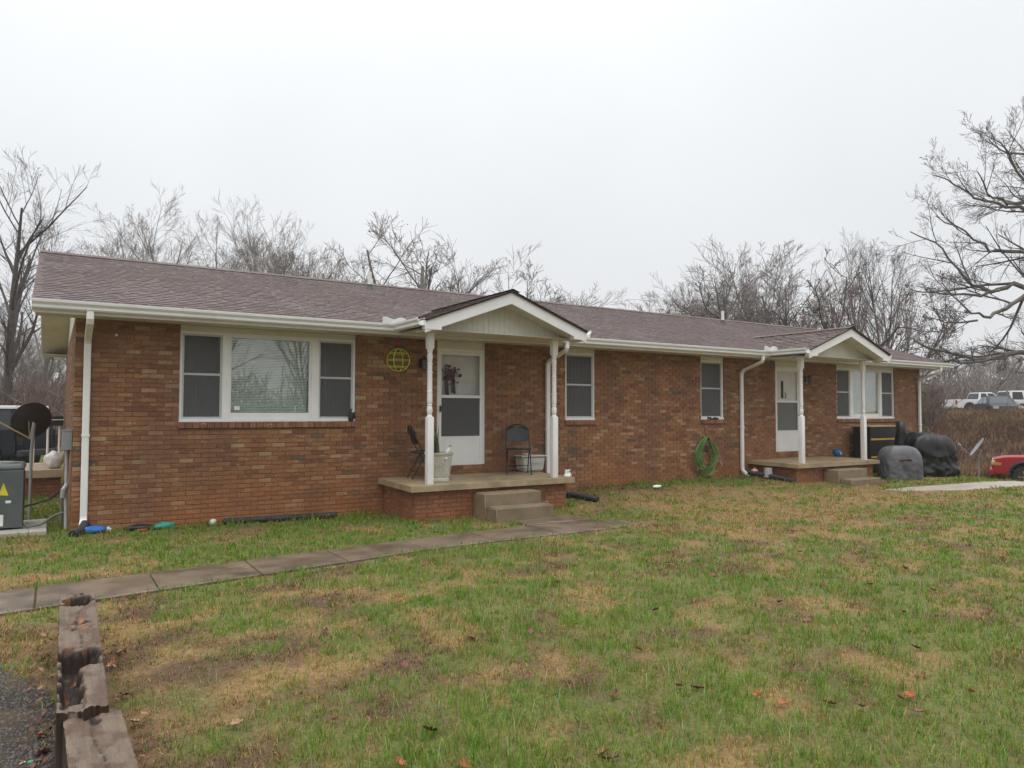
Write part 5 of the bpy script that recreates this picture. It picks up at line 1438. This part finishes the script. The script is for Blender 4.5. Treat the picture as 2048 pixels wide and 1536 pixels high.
def pickup(loc, rz, pm, label, group=None, flare=False, lift=0.0):
    t = thing('pickup_truck', loc, label, 'pickup truck', group, rz); ax = (-1.45, 1.55); zs = .42 + lift
    shell(body_profile(-2.4, 2.38, zs, [(2.45, zs + .05), (2.47, zs + .34), (2.40, zs + .50), (2.1, zs + .57), (.95, zs + .63), (-.75, zs + .64), (-2.38, zs + .64), (-2.42, zs + .3)], ax, .43), .86, pm, 'body', t)
    cabin((-.72, 1.05), (-.55, .42), .80, .66, pm, t, zs + .60, zs + 1.17, ((.08, .42), (.50, .90)) if not flare else ((.10, .85),))
    MB().bbox(-2.30, -.80, -.74, .74, zs + .58, zs + .648, .004).build('bed_liner', M_TRIM, t)
    MB().bbox(2.40, 2.54, -.84, .84, zs - .03, zs + .16, .03).build('bumper', pm if flare else M_RIM, t); MB().bbox(-2.52, -2.40, -.84, .84, zs, zs + .16, .03).build('bumper', M_RIM, t)
    for s in (-1, 1):
        MB().bbox(2.36, 2.475, min(s * .55, s * .83), max(s * .55, s * .83), zs + .30, zs + .46, .02).build('headlight', M_LIGHT, t)
        MB().bbox(2.2, 2.43, min(s * .83, s * .868), max(s * .83, s * .868), zs + .30, zs + .40, .01).build('marker_lamp', mat('amber_lens', (.5, .2, .03), .2), t)
        MB().bbox(-2.43, -2.36, min(s * .68, s * .84), max(s * .68, s * .84), zs + .25, zs + .58, .02).build('tail_light', mat('red_lens', (.4, .02, .02), .2), t)
    if flare: flares(t, ax, .86, .43, zs, M_TRIM)
    for cx in ax:
        for s in (-1, 1): wheel(t, cx, s * .76, .36 + lift)
    MB().bbox(-2.0, 2.0, -.6, .6, .25 + lift, zs + .1, .02).build('chassis', M_TRIM, t)
    return t
def suv(loc, rz, pm, label, roof_mt=None, name='suv', group=None):
    lens = mat('smoked_lens', (.03, .01, .01), .4) if roof_mt else mat('red_lens', (.4, .02, .02), .2)
    t = thing(name, loc, label, 'car', group, rz); ax = (-1.3, 1.35); zs = .45
    shell(body_profile(-2.1, 2.1, zs, [(2.15, zs + .1), (2.12, zs + .5), (1.9, zs + .60), (.85, zs + .66), (-2.08, zs + .68), (-2.14, zs + .3)], ax, .42), .86, pm, 'body', t)
    cabin((-2.05, .95), (-1.98, .55), .82, .72, pm, t, zs + .62, zs + 1.30, ((.05, .30), (.36, .62), (.67, .93)), 'cabin', roof_mt)
    for xx in (2.08, -2.22): MB().bbox(xx, xx + .13, -.84, .84, zs - .02, zs + .15, .03).build('bumper', M_TRIM, t)
    for s in (-1, 1):
        MB().lathe([(.10, 0), (.10, .04), (.02, .06)], (0, 0, 0), 14).xform(Matrix.Translation((2.11, s * .6, zs + .38)) @ Matrix.Rotation(math.pi / 2, 4, 'Y')).build('headlight', M_LIGHT, t)
        MB().bbox(-2.16, -2.10, min(s * .7, s * .84), max(s * .7, s * .84), zs + .3, zs + .55, .02).build('tail_light', lens, t)
    for cx in ax:
        for s in (-1, 1): wheel(t, cx, s * .76, .37)
    MB().bbox(-1.8, 1.8, -.6, .6, .25, zs + .1, .02).build('chassis', M_TRIM, t)
    return t
def sedan(loc, rz, pm, label):
    t = thing('sedan_car', loc, label, 'car', None, rz); ax = (-1.3, 1.4); zs = .33
    shell(body_profile(-2.2, 2.2, zs, [(2.27, zs + .15), (2.2, zs + .38), (1.1, zs + .55), (-1.3, zs + .58), (-2.2, zs + .52), (-2.25, zs + .2)], ax, .38), .84, pm, 'body', t)
    cabin((-1.6, 1.15), (-.85, .30), .78, .60, pm, t, zs + .52, zs + 1.05, ((.12, .46), (.52, .86)), 'cabin')
    for cx in ax:
        for s in (-1, 1): wheel(t, cx, s * .74, .33)
    for s in (-1, 1): MB().bbox(2.12, 2.25, min(s * .5, s * .8), max(s * .5, s * .8), zs + .22, zs + .36, .02).build('headlight', M_LIGHT, t)
    return t
P_RED = paint('red_paint', (.33, .008, .016)); P_WHITE = paint('white_paint', (.72, .73, .73)); P_NAVY = mat('navy_paint', (.010, .014, .022), .6, .1, 2, spec=.25); P_GREEN = mat('green_paint', (.02, .03, .027), .6, .2, 3)
A_ = math.atan2(R_[1], R_[0])
pickup((28.2, -1.36, Hs(28.2, -1.36) - .12), math.atan2(.916, -.40), P_RED, 'red pickup truck with dark wheel flares at the right edge', flare=True)
pickup((59.3, 16.0, Hs(59.3, 16.0) + .14), A_, P_WHITE, 'white pickup truck parked on the bank behind the dark sedan')
pickup((66.0, 23.4, Hs(66, 23.4) + .15), A_ + .1, P_WHITE, 'distant white pickup truck half hidden behind the nearer white pickup')
suv((56.7, 11.5, Hs(56.7, 11.5)), A_ - .05, P_WHITE, 'boxy white off-road car parked at the right edge of the bank')
sedan((50.2, 10.9, Hs(50.2, 10.9) - .1), A_ - 1.9, P_GREEN, 'dark green sedan half buried in weeds before the white pickup')
suv((-2.35, 13.5, Hs(-2.35, 13.5)), A_ + math.pi, P_NAVY, 'dark navy car with white roof behind the back stoop', P_WHITE, 'parked_car')

# ------------------------------------------------------------------ bare trees
def norm(v): return v / (np.linalg.norm(v) + 1e-9)
class Tree:
    def __init__(s, seed): s.r = random.Random(seed); s.br = []; s.ends = []
    def limb(s, pts, r0, r1, lvl):
        s.br.append((np.array(pts, float), np.linspace(r0, r1, len(pts)), lvl)); return s.br[-1]
    def path(s, p, d, ln, r0, r1, lvl, wig, upw, n):
        r = s.r; pts = [np.array(p, float)]; d = norm(np.array(d, float))
        for i in range(n):
            d = norm(d + np.array([r.gauss(0, wig), r.gauss(0, wig), r.gauss(0, wig)]) + np.array([0, 0, upw])); pts.append(pts[-1] + d * ln / n)
        return s.limb(pts, r0, r1, lvl)
    def grow(s, br, cfg, lvl):
        """children of one branch"""
        if lvl >= len(cfg): s.ends.append(br[0][-1]); return
        k, ang, fr, wig, upw, nseg, t0 = cfg[lvl]; r = s.r; pts, rad, _ = br; L = np.sum(np.linalg.norm(np.diff(pts, axis=0), axis=1))
        kk = max(1, int(k * r.uniform(.75, 1.25)))
        for i in range(kk):
            t = t0 + (1 - t0) * (i + r.random()) / kk; f = t * (len(pts) - 1); a = min(int(f), len(pts) - 2); p = pts[a] + (pts[a + 1] - pts[a]) * (f - a); d = norm(pts[a + 1] - pts[a])
            q = norm(np.cross(d, np.array([r.gauss(0, 1), r.gauss(0, 1), r.gauss(0, 1)]))); th = math.radians(r.gauss(ang, ang * .22))
            nd = d * math.cos(th) + q * math.sin(th); ln = L * fr * r.uniform(.6, 1.2) * (1.15 - .5 * t); rr0 = np.interp(f, np.arange(len(rad)), rad) * r.uniform(.45, .68)
            b = s.path(p, nd, ln, max(rr0, .004), max(rr0 * .35, .0025), lvl + 1, wig, upw, nseg); s.grow(b, cfg, lvl + 1)
    def meshes(s, name, mt, split=1, minr=.0):
        out = []
        for sel in (lambda l: l <= split, lambda l: l > split):
            VV, FF = [], []; base = 0
            for pts, rad, lvl in s.br:
                if not sel(lvl): continue
                sd = 8 if lvl == 0 else (6 if lvl == 1 else (4 if lvl == 2 else 3)); n = len(pts)
                T = np.gradient(pts, axis=0); T /= (np.linalg.norm(T, axis=1)[:, None] + 1e-9)
                ref = np.array([0.31, .17, .94]) if abs(T[0][2]) < .9 else np.array([1., .1, 0]); A = np.cross(T, ref); A /= (np.linalg.norm(A, axis=1)[:, None] + 1e-9); B = np.cross(T, A)
                an = np.arange(sd) * 2 * np.pi / sd; R = np.maximum(rad, minr)
                V = pts[:, None, :] + (A[:, None, :] * np.cos(an)[None, :, None] + B[:, None, :] * np.sin(an)[None, :, None]) * R[:, None, None]
                VV.append(V.reshape(-1, 3)); i = np.arange(n - 1)[:, None] * sd; k = np.arange(sd)[None, :]; k2 = (k + 1) % sd
                FF.append(base + np.stack([i + k, i + k2, i + sd + k2, i + sd + k], -1).reshape(-1, 4)); base += n * sd
            V = np.concatenate(VV); F = np.concatenate(FF); out.append(big_mesh(name, V, F.ravel(), np.full(len(F), 4), mt, None, True))
        return out
M_BARK = mat('bark', (.13, .115, .10), .9, .3, 5, dirt=(.20, .19, .165), dscale=1.5, damt=.5)
M_BARKD = mat('bark_dark', (.075, .062, .058), .9, .3, 5)
M_TWIG = mat('twig', (.19, .16, .14), .9, .25, 2)
def make_tree(seed, h, r0, trunk_f, first, cfg, wig=.05, stems=1, spread=.25):
    """unit tree at origin; returns trunk mesh, crown mesh"""
    t = Tree(seed)
    for k in range(stems):
        a = 2 * math.pi * k / max(1, stems) + seed; sp_ = spread if stems > 1 else .04
        b = t.path((math.cos(a) * .15 * (stems > 1), math.sin(a) * .15 * (stems > 1), -.3), (math.cos(a) * sp_, math.sin(a) * sp_, 1), h * trunk_f * t.r.uniform(.85, 1.05), r0 / (stems ** .4), r0 * .18, 0, wig, .04, 12)
        t.grow(b, cfg, 0)
    return t
#            k   angle frac  wig  up   seg t0
CF = {
 'forest': [(15, 32, .42, .045, .07, 7, .26), (6, 33, .54, .05, .05, 5, .2), (5, 32, .60, .06, .03, 4, .2), (5, 30, .60, .06, .02, 3, .15)],
 'wide':   [(13, 42, .66, .07, .07, 8, .18), (7, 36, .52, .07, .05, 5, .2), (6, 34, .58, .07, .03, 4, .2), (5, 32, .6, .06, .01, 3, .15)],
 'fan':    [(17, 20, .60, .03, .07, 8, .12), (7, 22, .52, .04, .05, 5, .2), (5, 24, .56, .05, .04, 4, .2), (5, 24, .6, .05, .03, 3, .15)],
 'gnarl':  [(7, 50, .66, .18, .09, 9, .3), (5, 46, .48, .18, .06, 6, .2), (4, 40, .5, .15, .02, 4, .2), (4, 36, .55, .10, .0, 3, .2)],
 'shrub':  [(10, 34, .58, .07, .06, 7, .12), (7, 36, .54, .07, .04, 4, .15), (6, 36, .56, .08, .02, 3, .15), (4, 34, .58, .07, .0, 3, .1)],
}
TM = {}
def variant(key, kind, seed, h, r0, tf, bark, wig=.05, stems=1, spread=.25, minr=.0055, leaves=None):
    t = make_tree(seed, h, r0, tf, None, CF[kind], wig, stems, spread)
    a, b = t.meshes('tree', bark, 1, minr); b.materials.clear(); b.materials.append(M_TWIG if bark is not M_BARKD else M_BARKD)
    lm = None
    if leaves:
        cnt, sz, mt_ = leaves; mb = MB(); e = t.ends
        for k in range(cnt):
            c = Vector(t.r.choice(e)) + Vector((t.r.gauss(0, .04), t.r.gauss(0, .04), t.r.gauss(-.03, .04))); n = Vector((t.r.gauss(0, 1), t.r.gauss(0, 1), t.r.gauss(0, 1))).normalized(); u_ = n.orthogonal().normalized() * sz * t.r.uniform(.6, 1.3); v_ = n.cross(u_) * .6
            mb.add([c - u_, c + v_, c + u_, c - v_], [(0, 1, 2, 3)])
        lm = mb.mesh('leaves', mt_)
    TM[key] = (a, b, lm, max(p[:, 2].max() for p, _, _ in t.br))
M_RUST = mat('rust_leaf', (.20, .085, .07), .8, .3, 6); M_TANL = mat('tan_leaf', (.22, .15, .11), .8, .3, 6)
variant('f1', 'forest', 3, 15, .17, .95, M_BARK); variant('f2', 'forest', 8, 15, .16, .92, M_BARK, .07); variant('f4', 'forest', 95, 15, .26, .95, M_BARKD, .025); variant('f3', 'forest', 14, 15, .17, .9, M_BARK, .08, 2, .16)
variant('w1', 'wide', 21, 12.5, .22, .62, M_BARK, .06, leaves=(110, .045, M_TANL)); variant('w2', 'wide', 27, 11, .15, .62, M_BARK, .06, 3, .34, leaves=(110, .045, M_RUST))
variant('g1', 'gnarl', 33, 9, .24, .62, M_BARKD, .16, minr=.009); variant('g2', 'gnarl', 39, 9, .22, .6, M_BARKD, .2, 2, .35, minr=.009)
variant('fan', 'fan', 44, 14, .22, .8, M_BARK, .03); variant('n1', 'forest', 52, 12, .2, .95, M_BARKD, .04, 2, .06)
variant('s1', 'shrub', 60, 8, .13, .6, M_BARK, .1, 3, .4, leaves=(900, .05, M_RUST)); variant('r1', 'wide', 66, 10.5, .15, .6, M_BARK, .08, 2, .25)
def plant_tree(key, x_, y_, h, rz, label, group, wx=1.0, cat='tree', name='bare_tree'):
    a, b, lm, h0 = TM[key]; t = thing(name, (x_, y_, Hs(x_, y_)), label, cat, group, rz); s_ = h / h0; t.scale = (s_ * wx, s_ * wx, s_)
    inst('trunk', a, t); inst('crown', b, t)
    if lm: inst('leaves', lm, t)
    return t
GB = 'bare trees behind the house'
for key, x_, y_, h, rz, wx, lab in (
    ('f4', -2.0, 27.6, 14.2, 2.4, 1.25, 'tall dark bare tree at the far left edge'), ('f1', -.9, 31.5, 12.8, 2.2, 1.1, 'bare tree just left of the roof end, right of the tallest'),
    ('f2', 3.6, 45.5, 16.8, 1.0, 1.15, 'leftmost pale bare tree rising over the roof'), ('f1', 6.0, 43.8, 17.6, 3.0, 1.2, 'tallest pale bare tree above the left roof'),
    ('f3', 9.3, 44.2, 17.0, 5.0, 1.1, 'bare tree with twin stems, third over the left roof'), ('f2', 11.6, 40.5, 16.2, 4.1, 1.1, 'bare tree with few clinging leaves, fourth over the left roof'),
    ('w2', 13.3, 37.0, 14.4, 1.2, 1.1, 'spindly bare tree left of the vent pipe'), ('f2', 15.5, 35.5, 12.8, .3, 1.1, 'low thin bare tree next to the vent pipe'),
    ('w1', 19.3, 29.4, 15.2, .8, 1.35, 'broad-crowned bare tree behind the middle of the roof'), ('w2', 23.4, 26.6, 12.4, 2.6, 1.35, 'many-stemmed bare tree just right of the near porch gable'),
    ('r1', 36.6, 24.4, 10.8, .5, 1.2, 'small rounded bare tree left of the second vent pipe'), ('w1', 40.4, 24.4, 12.0, 3.3, 1.1, 'bare tree right behind the second vent pipe'),
    ('r1', 42.2, 23.3, 12.2, 4.4, 1.2, 'bushy bare tree right of the second vent pipe'), ('r1', 40.3, 20.2, 12.0, 2.0, 1.1, 'bare tree left of the gnarled dark one'),
    ('g1', 36.2, 15.2, 8.9, .9, 1.1, 'gnarled dark tree with crooked limbs over the right roof'), ('g2', 35.6, 13.3, 9.2, 2.5, 1.1, 'crooked dark tree beside the far porch ridge'),
    ('fan', 51.4, 21.0, 14.6, 1.0, 1.0, 'tall fan-shaped bare tree behind the far porch gable'), ('n1', 43.3, 14.2, 12.0, .2, .8, 'narrow dark tree right of the fan-shaped one'),
    ('s1', 38.6, 11.2, 8.6, .7, .9, 'bushy tree with rusty leaves beyond the far house corner')):
    plant_tree(key, x_, y_, h, rz, lab, GB, wx)
def at_px(px, f): return (CAM.x + F_[0] * f + R_[0] * f * (px - 1024) / 1451.6, CAM.y + F_[1] * f + R_[1] * f * (px - 1024) / 1451.6)
ORD = ['first', 'second', 'third', 'fourth', 'fifth', 'sixth', 'seventh', 'eighth', 'ninth']; ORL = ['leftmost', 'tallest', 'fourth', 'rightmost', 'second']
k = 0
for px, f, h, key in ((1860, 88, 8.2, 'r1'), (1885, 100, 9.0, 'f1'), (1915, 92, 8.5, 'w1'), (1945, 105, 10.0, 'f3'), (1970, 90, 8.6, 'r1'), (2000, 100, 10.0, 'w2'), (2030, 92, 9.2, 'f1'), (2065, 96, 10, 'r1'), (2100, 90, 10, 'w1')):
    x_, y_ = at_px(px, f); plant_tree(key, x_, y_, h, k * 1.3, '%s distant grey bare tree from the left beyond the white vehicles' % ORD[k], 'distant trees beyond the parked vehicles', 1.25); k += 1
for px, f, h, key in ((-60, 60, 11, 'f2'), (40, 66, 12, 'r1'), (75, 58, 8.5, 'w2'), (110, 62, 9, 'r1'), (-20, 52, 10, 'w2')):
    x_, y_ = at_px(px, f); plant_tree(key, x_, y_, h, k * 1.7, '%s distant grey bare tree behind the left brush' % ORL[k - 9], 'distant trees left of the house', 1.1); k += 1

for k_, (px, f, h_, key, wx_) in enumerate(((215, 62, 17.5, 'f2', 1.2), (285, 66, 19.5, 'r1', 1.0), (365, 64, 18.5, 'f1', 1.2), (455, 62, 18, 'r1', 1.0), (540, 60, 16.5, 'f3', 1.2), (625, 58, 14.2, 'r1', 1.0), (700, 58, 11.5, 'f1', 1.1))):
    x_, y_ = at_px(px, f); plant_tree(key, x_, y_, h_, k_ * 2.1, '%s of the faint bare trees in the back row over the left roof' % ORD[k_], 'faint back row of trees over the left roof', wx_)
for k_, (px, f, h_, key, wx_) in enumerate(((825, 52, 12.6, 'r1', 1.1), (925, 50, 12.4, 'f1', 1.3), (1015, 48, 10.0, 'r1', 1.2), (1130, 50, 10.4, 'f1', 1.3))):
    x_, y_ = at_px(px, f); plant_tree(key, x_, y_, h_, k_ * 1.3 + .4, '%s of the thin bare trees behind the middle of the roof' % ORD[k_], 'thin trees behind the middle of the roof', wx_)
for k_, (px, f, h_, key, wx_) in enumerate(((1350, 64, 11.4, 'f1', 1.2), (1425, 66, 13.0, 'r1', 1.1), (1510, 64, 14.0, 'f2', 1.2), (1660, 70, 14.5, 'fan', 1.1))):
    x_, y_ = at_px(px, f); plant_tree(key, x_, y_, h_, k_ * 1.9 + .2, '%s of the faint bare trees in the back row over the right roof' % ORD[k_], 'faint back row of trees over the right roof', wx_)

# --- big oak at the right, limbs sweeping into the frame
T0 = np.array([38.8, 1.7]); MP = .02205
ok_ = Tree(77)
def opt(px, py, dp): return np.array([T0[0] + R_[0] * (px - 2200) * MP + F_[0] * dp, T0[1] + R_[1] * (px - 2200) * MP + F_[1] * dp, 1.70 + (829 - py) * MP])
def olimb(pl_, r0, r1, dp1, lvl=1):
    n = len(pl_); P = [opt(px, py, dp1 * (i / (n - 1)) ** 1.1) for i, (px, py) in enumerate(pl_)]
    Q = []
    for i in range(n - 1):
        for t in (0, .34, .67):
            q = P[i] * (1 - t) + P[i + 1] * t; Q.append(q + np.array([ok_.r.gauss(0, .05), ok_.r.gauss(0, .05), ok_.r.gauss(0, .05)]) * (0 if (i == 0 and t == 0) else 1))
    Q.append(P[-1]); return ok_.limb(Q, r0, r1, lvl)
zb_ = Hs(38.8, 1.7)
trk = ok_.limb([np.array([38.8, 1.7, zb_ - .3]), np.array([38.85, 1.7, zb_ + 1.5]), opt(2200, 720, 0), opt(2195, 600, 0), opt(2200, 480, .2), opt(2190, 360, .1), opt(2185, 250, 0), opt(2190, 160, 0)], .48, .06, 0)
OCF = [None, (9, 38, .33, .07, .03, 6, .08), (6, 34, .58, .09, .02, 5, .15), (5, 34, .56, .09, .01, 4, .15), (4, 32, .6, .08, .0, 3, .1)]
for pl_, r0, dp in (
    ([(2198, 640), (2120, 600), (2048, 565), (2004, 580), (1962, 550), (1925, 482), (1864, 444)], .15, 1.5), ([(2004, 580), (1955, 593), (1900, 588), (1834, 576)], .07, .4),
    ([(2198, 680), (2110, 620), (2048, 592), (1996, 618), (1958, 641), (1921, 633), (1857, 576)], .15, -1.2), ([(1958, 641), (1900, 650), (1850, 640)], .05, -.6),
    ([(2198, 730), (2100, 712), (2048, 704), (1987, 717), (1928, 708), (1865, 687), (1835, 670)], .16, .8), ([(1987, 717), (1930, 726), (1880, 722), (1842, 738)], .07, -.8),
    ([(2198, 740), (2100, 715), (2045, 715), (1998, 729), (1952, 769), (1923, 778)], .10, -2), ([(2045, 715), (2000, 760), (1960, 790), (1935, 812)], .06, -2.6),
    ([(2198, 560), (2120, 510), (2048, 491), (2015, 493), (1977, 444), (1928, 407)], .12, 1.8), ([(2198, 500), (2120, 430), (2048, 408), (1996, 412), (1951, 397), (1921, 361)], .11, -1.5),
    ([(2198, 470), (2110, 420), (2048, 397), (2000, 376), (1966, 339), (1932, 312)], .10, 2.2), ([(2195, 430), (2110, 390), (2048, 361), (2011, 308), (1970, 271)], .10, -.8), ([(2192, 340), (2110, 300), (2048, 290), (2020, 255)], .08, 1.0),
    ([(2200, 520), (2280, 440), (2360, 400), (2450, 380)], .16, 1.0), ([(2200, 640), (2300, 580), (2400, 560), (2520, 540)], .18, -1.0), ([(2195, 300), (2240, 200), (2300, 120)], .10, .5), ([(2190, 260), (2150, 160), (2120, 90)], .10, -.5)):
    b = olimb(pl_, r0, .022, dp)
    low = pl_[-1][1] > 760                                    # the low drooping boughs carry few twigs
    ok_.grow(b, [None, (4, 34, .34, .08, .03, 5, .1), (3, 34, .5, .09, .02, 4, .15), (2, 34, .5, .09, .01, 3, .2)] if low else OCF, 1)
a, b = ok_.meshes('oak', mat('oak_bark', (.12, .11, .095), .9, .35, 4, dirt=(.17, .18, .12), dscale=2, damt=.6), 1, .005); b.materials.clear(); b.materials.append(M_BARKD)
oak = thing('oak_tree', (0, 0, 0), 'big bare oak with long drooping limbs entering from the right edge', 'tree'); inst('trunk', a, oak); inst('crown', b, oak)

# trees across the road, seen only mirrored in the window panes
plant_tree('w1', 6.5, -27, 12, 1.9, 'broad bare tree across the road mirrored in the near picture window', 'trees across the road', 1.1)
plant_tree('f3', 14, -36, 14, .6, 'tall bare tree across the road mirrored in the near door glass', 'trees across the road', 1.0)
plant_tree('w2', 30, -24, 11, .6, 'bare tree across the road mirrored in the far picture window', 'trees across the road', 1.0)

for k_, (x_, y_, h_, kk_) in enumerate(((-8, -34, 13, 'f1'), (1, -40, 14, 'f3'), (22, -42, 13, 'r1'), (38, -40, 12, 'w1'))):
    plant_tree(kk_, x_, y_, h_, k_ * 1.1, '%s bare tree in the row across the road behind the viewer' % ORD[k_], 'trees across the road', 1.1)
# brush: tangled understorey stems at the far left and behind the bank
def brush(name, pts, hr, label, seed, c0, minw):
    r = random.Random(seed); t = Tree(seed)
    for (x_, y_) in pts:
        h = r.uniform(*hr); z = Hs(x_, y_); b = t.path((x_, y_, z - .1), (r.gauss(0, .22), r.gauss(0, .22), 1), h, minw * 1.4, minw * .7, 2, .12, .04, 4)
        for k in range(r.randint(4, 8)):
            i = r.randint(1, 3); t.path(b[0][i], (r.gauss(0, .8), r.gauss(0, .8), .8), h * r.uniform(.15, .4), minw * .8, minw * .4, 3, .2, .05, 2)
    m_ = t.meshes(name, mat(name + '_bark', c0, .9, .35, 1.5), 1 if False else 3, 0.0) if False else None
    VV = t.br; t2 = Tree(1); t2.br = [(p, q, 3) for p, q, l in VV]; t2.br.append((np.array([[pts[0][0], pts[0][1], -1], [pts[0][0], pts[0][1], -.5]]), np.array([.01, .01]), 0))
    mm_ = t2.meshes(name, mat(name + '_bark', c0, .9, .35, 1.5), 1, 0.0)[1]; o = bpy.data.objects.new(name, mm_); COL.objects.link(o); return tag(o, label, None, None, 'stuff')
rb = random.Random(88); pts = []
for k in range(1500): pts.append(at_px(rb.uniform(-160, 145), rb.uniform(30, 54)))
brush('brush', pts, (1.4, 3.9), 'tangle of grey-brown brush at the far left', 4, (.16, .115, .095), .022)
pts = []
for k in range(900): pts.append(at_px(rb.uniform(1835, 2150), rb.uniform(64, 84)))
brush('hedgerow', pts, (1.5, 4.2), 'grey brush behind the vehicles on the bank', 5, (.19, .16, .14), .035)
pts = []
for k in range(260): pts.append(at_px(rb.uniform(1838, 1876), rb.uniform(36, 50)))
brush('thicket', pts, (.8, 2.2), 'brown thicket beside the far house corner', 6, (.16, .115, .085), .018)
pts = [(rb.uniform(-40, 70), rb.uniform(-62, -48)) for k in range(1300)]
brush('roadside_brush', pts, (2.0, 6.0), 'dark brush across the road mirrored in the panes', 7, (.10, .085, .07), .05)

# ------------------------------------------------------------------ drizzly air
hz = MB().box(-460, 480, -460, 480, -8, 24).build('haze', None)
hm = bpy.data.materials.new('haze'); hm.use_nodes = True; ht = hm.node_tree; ht.nodes.clear()
ho = ht.nodes.new('ShaderNodeOutputMaterial'); hv = ht.nodes.new('ShaderNodeVolumePrincipled')
hv.inputs['Color'].default_value = (.97, .98, 1.0, 1); hv.inputs['Density'].default_value = 0.0009; hv.inputs['Anisotropy'].default_value = 0.3
ht.links.new(hv.outputs[0], ho.inputs['Volume']); hz.data.materials.append(hm); tag(hz, 'thin pale drizzle haze', None, None, 'stuff')
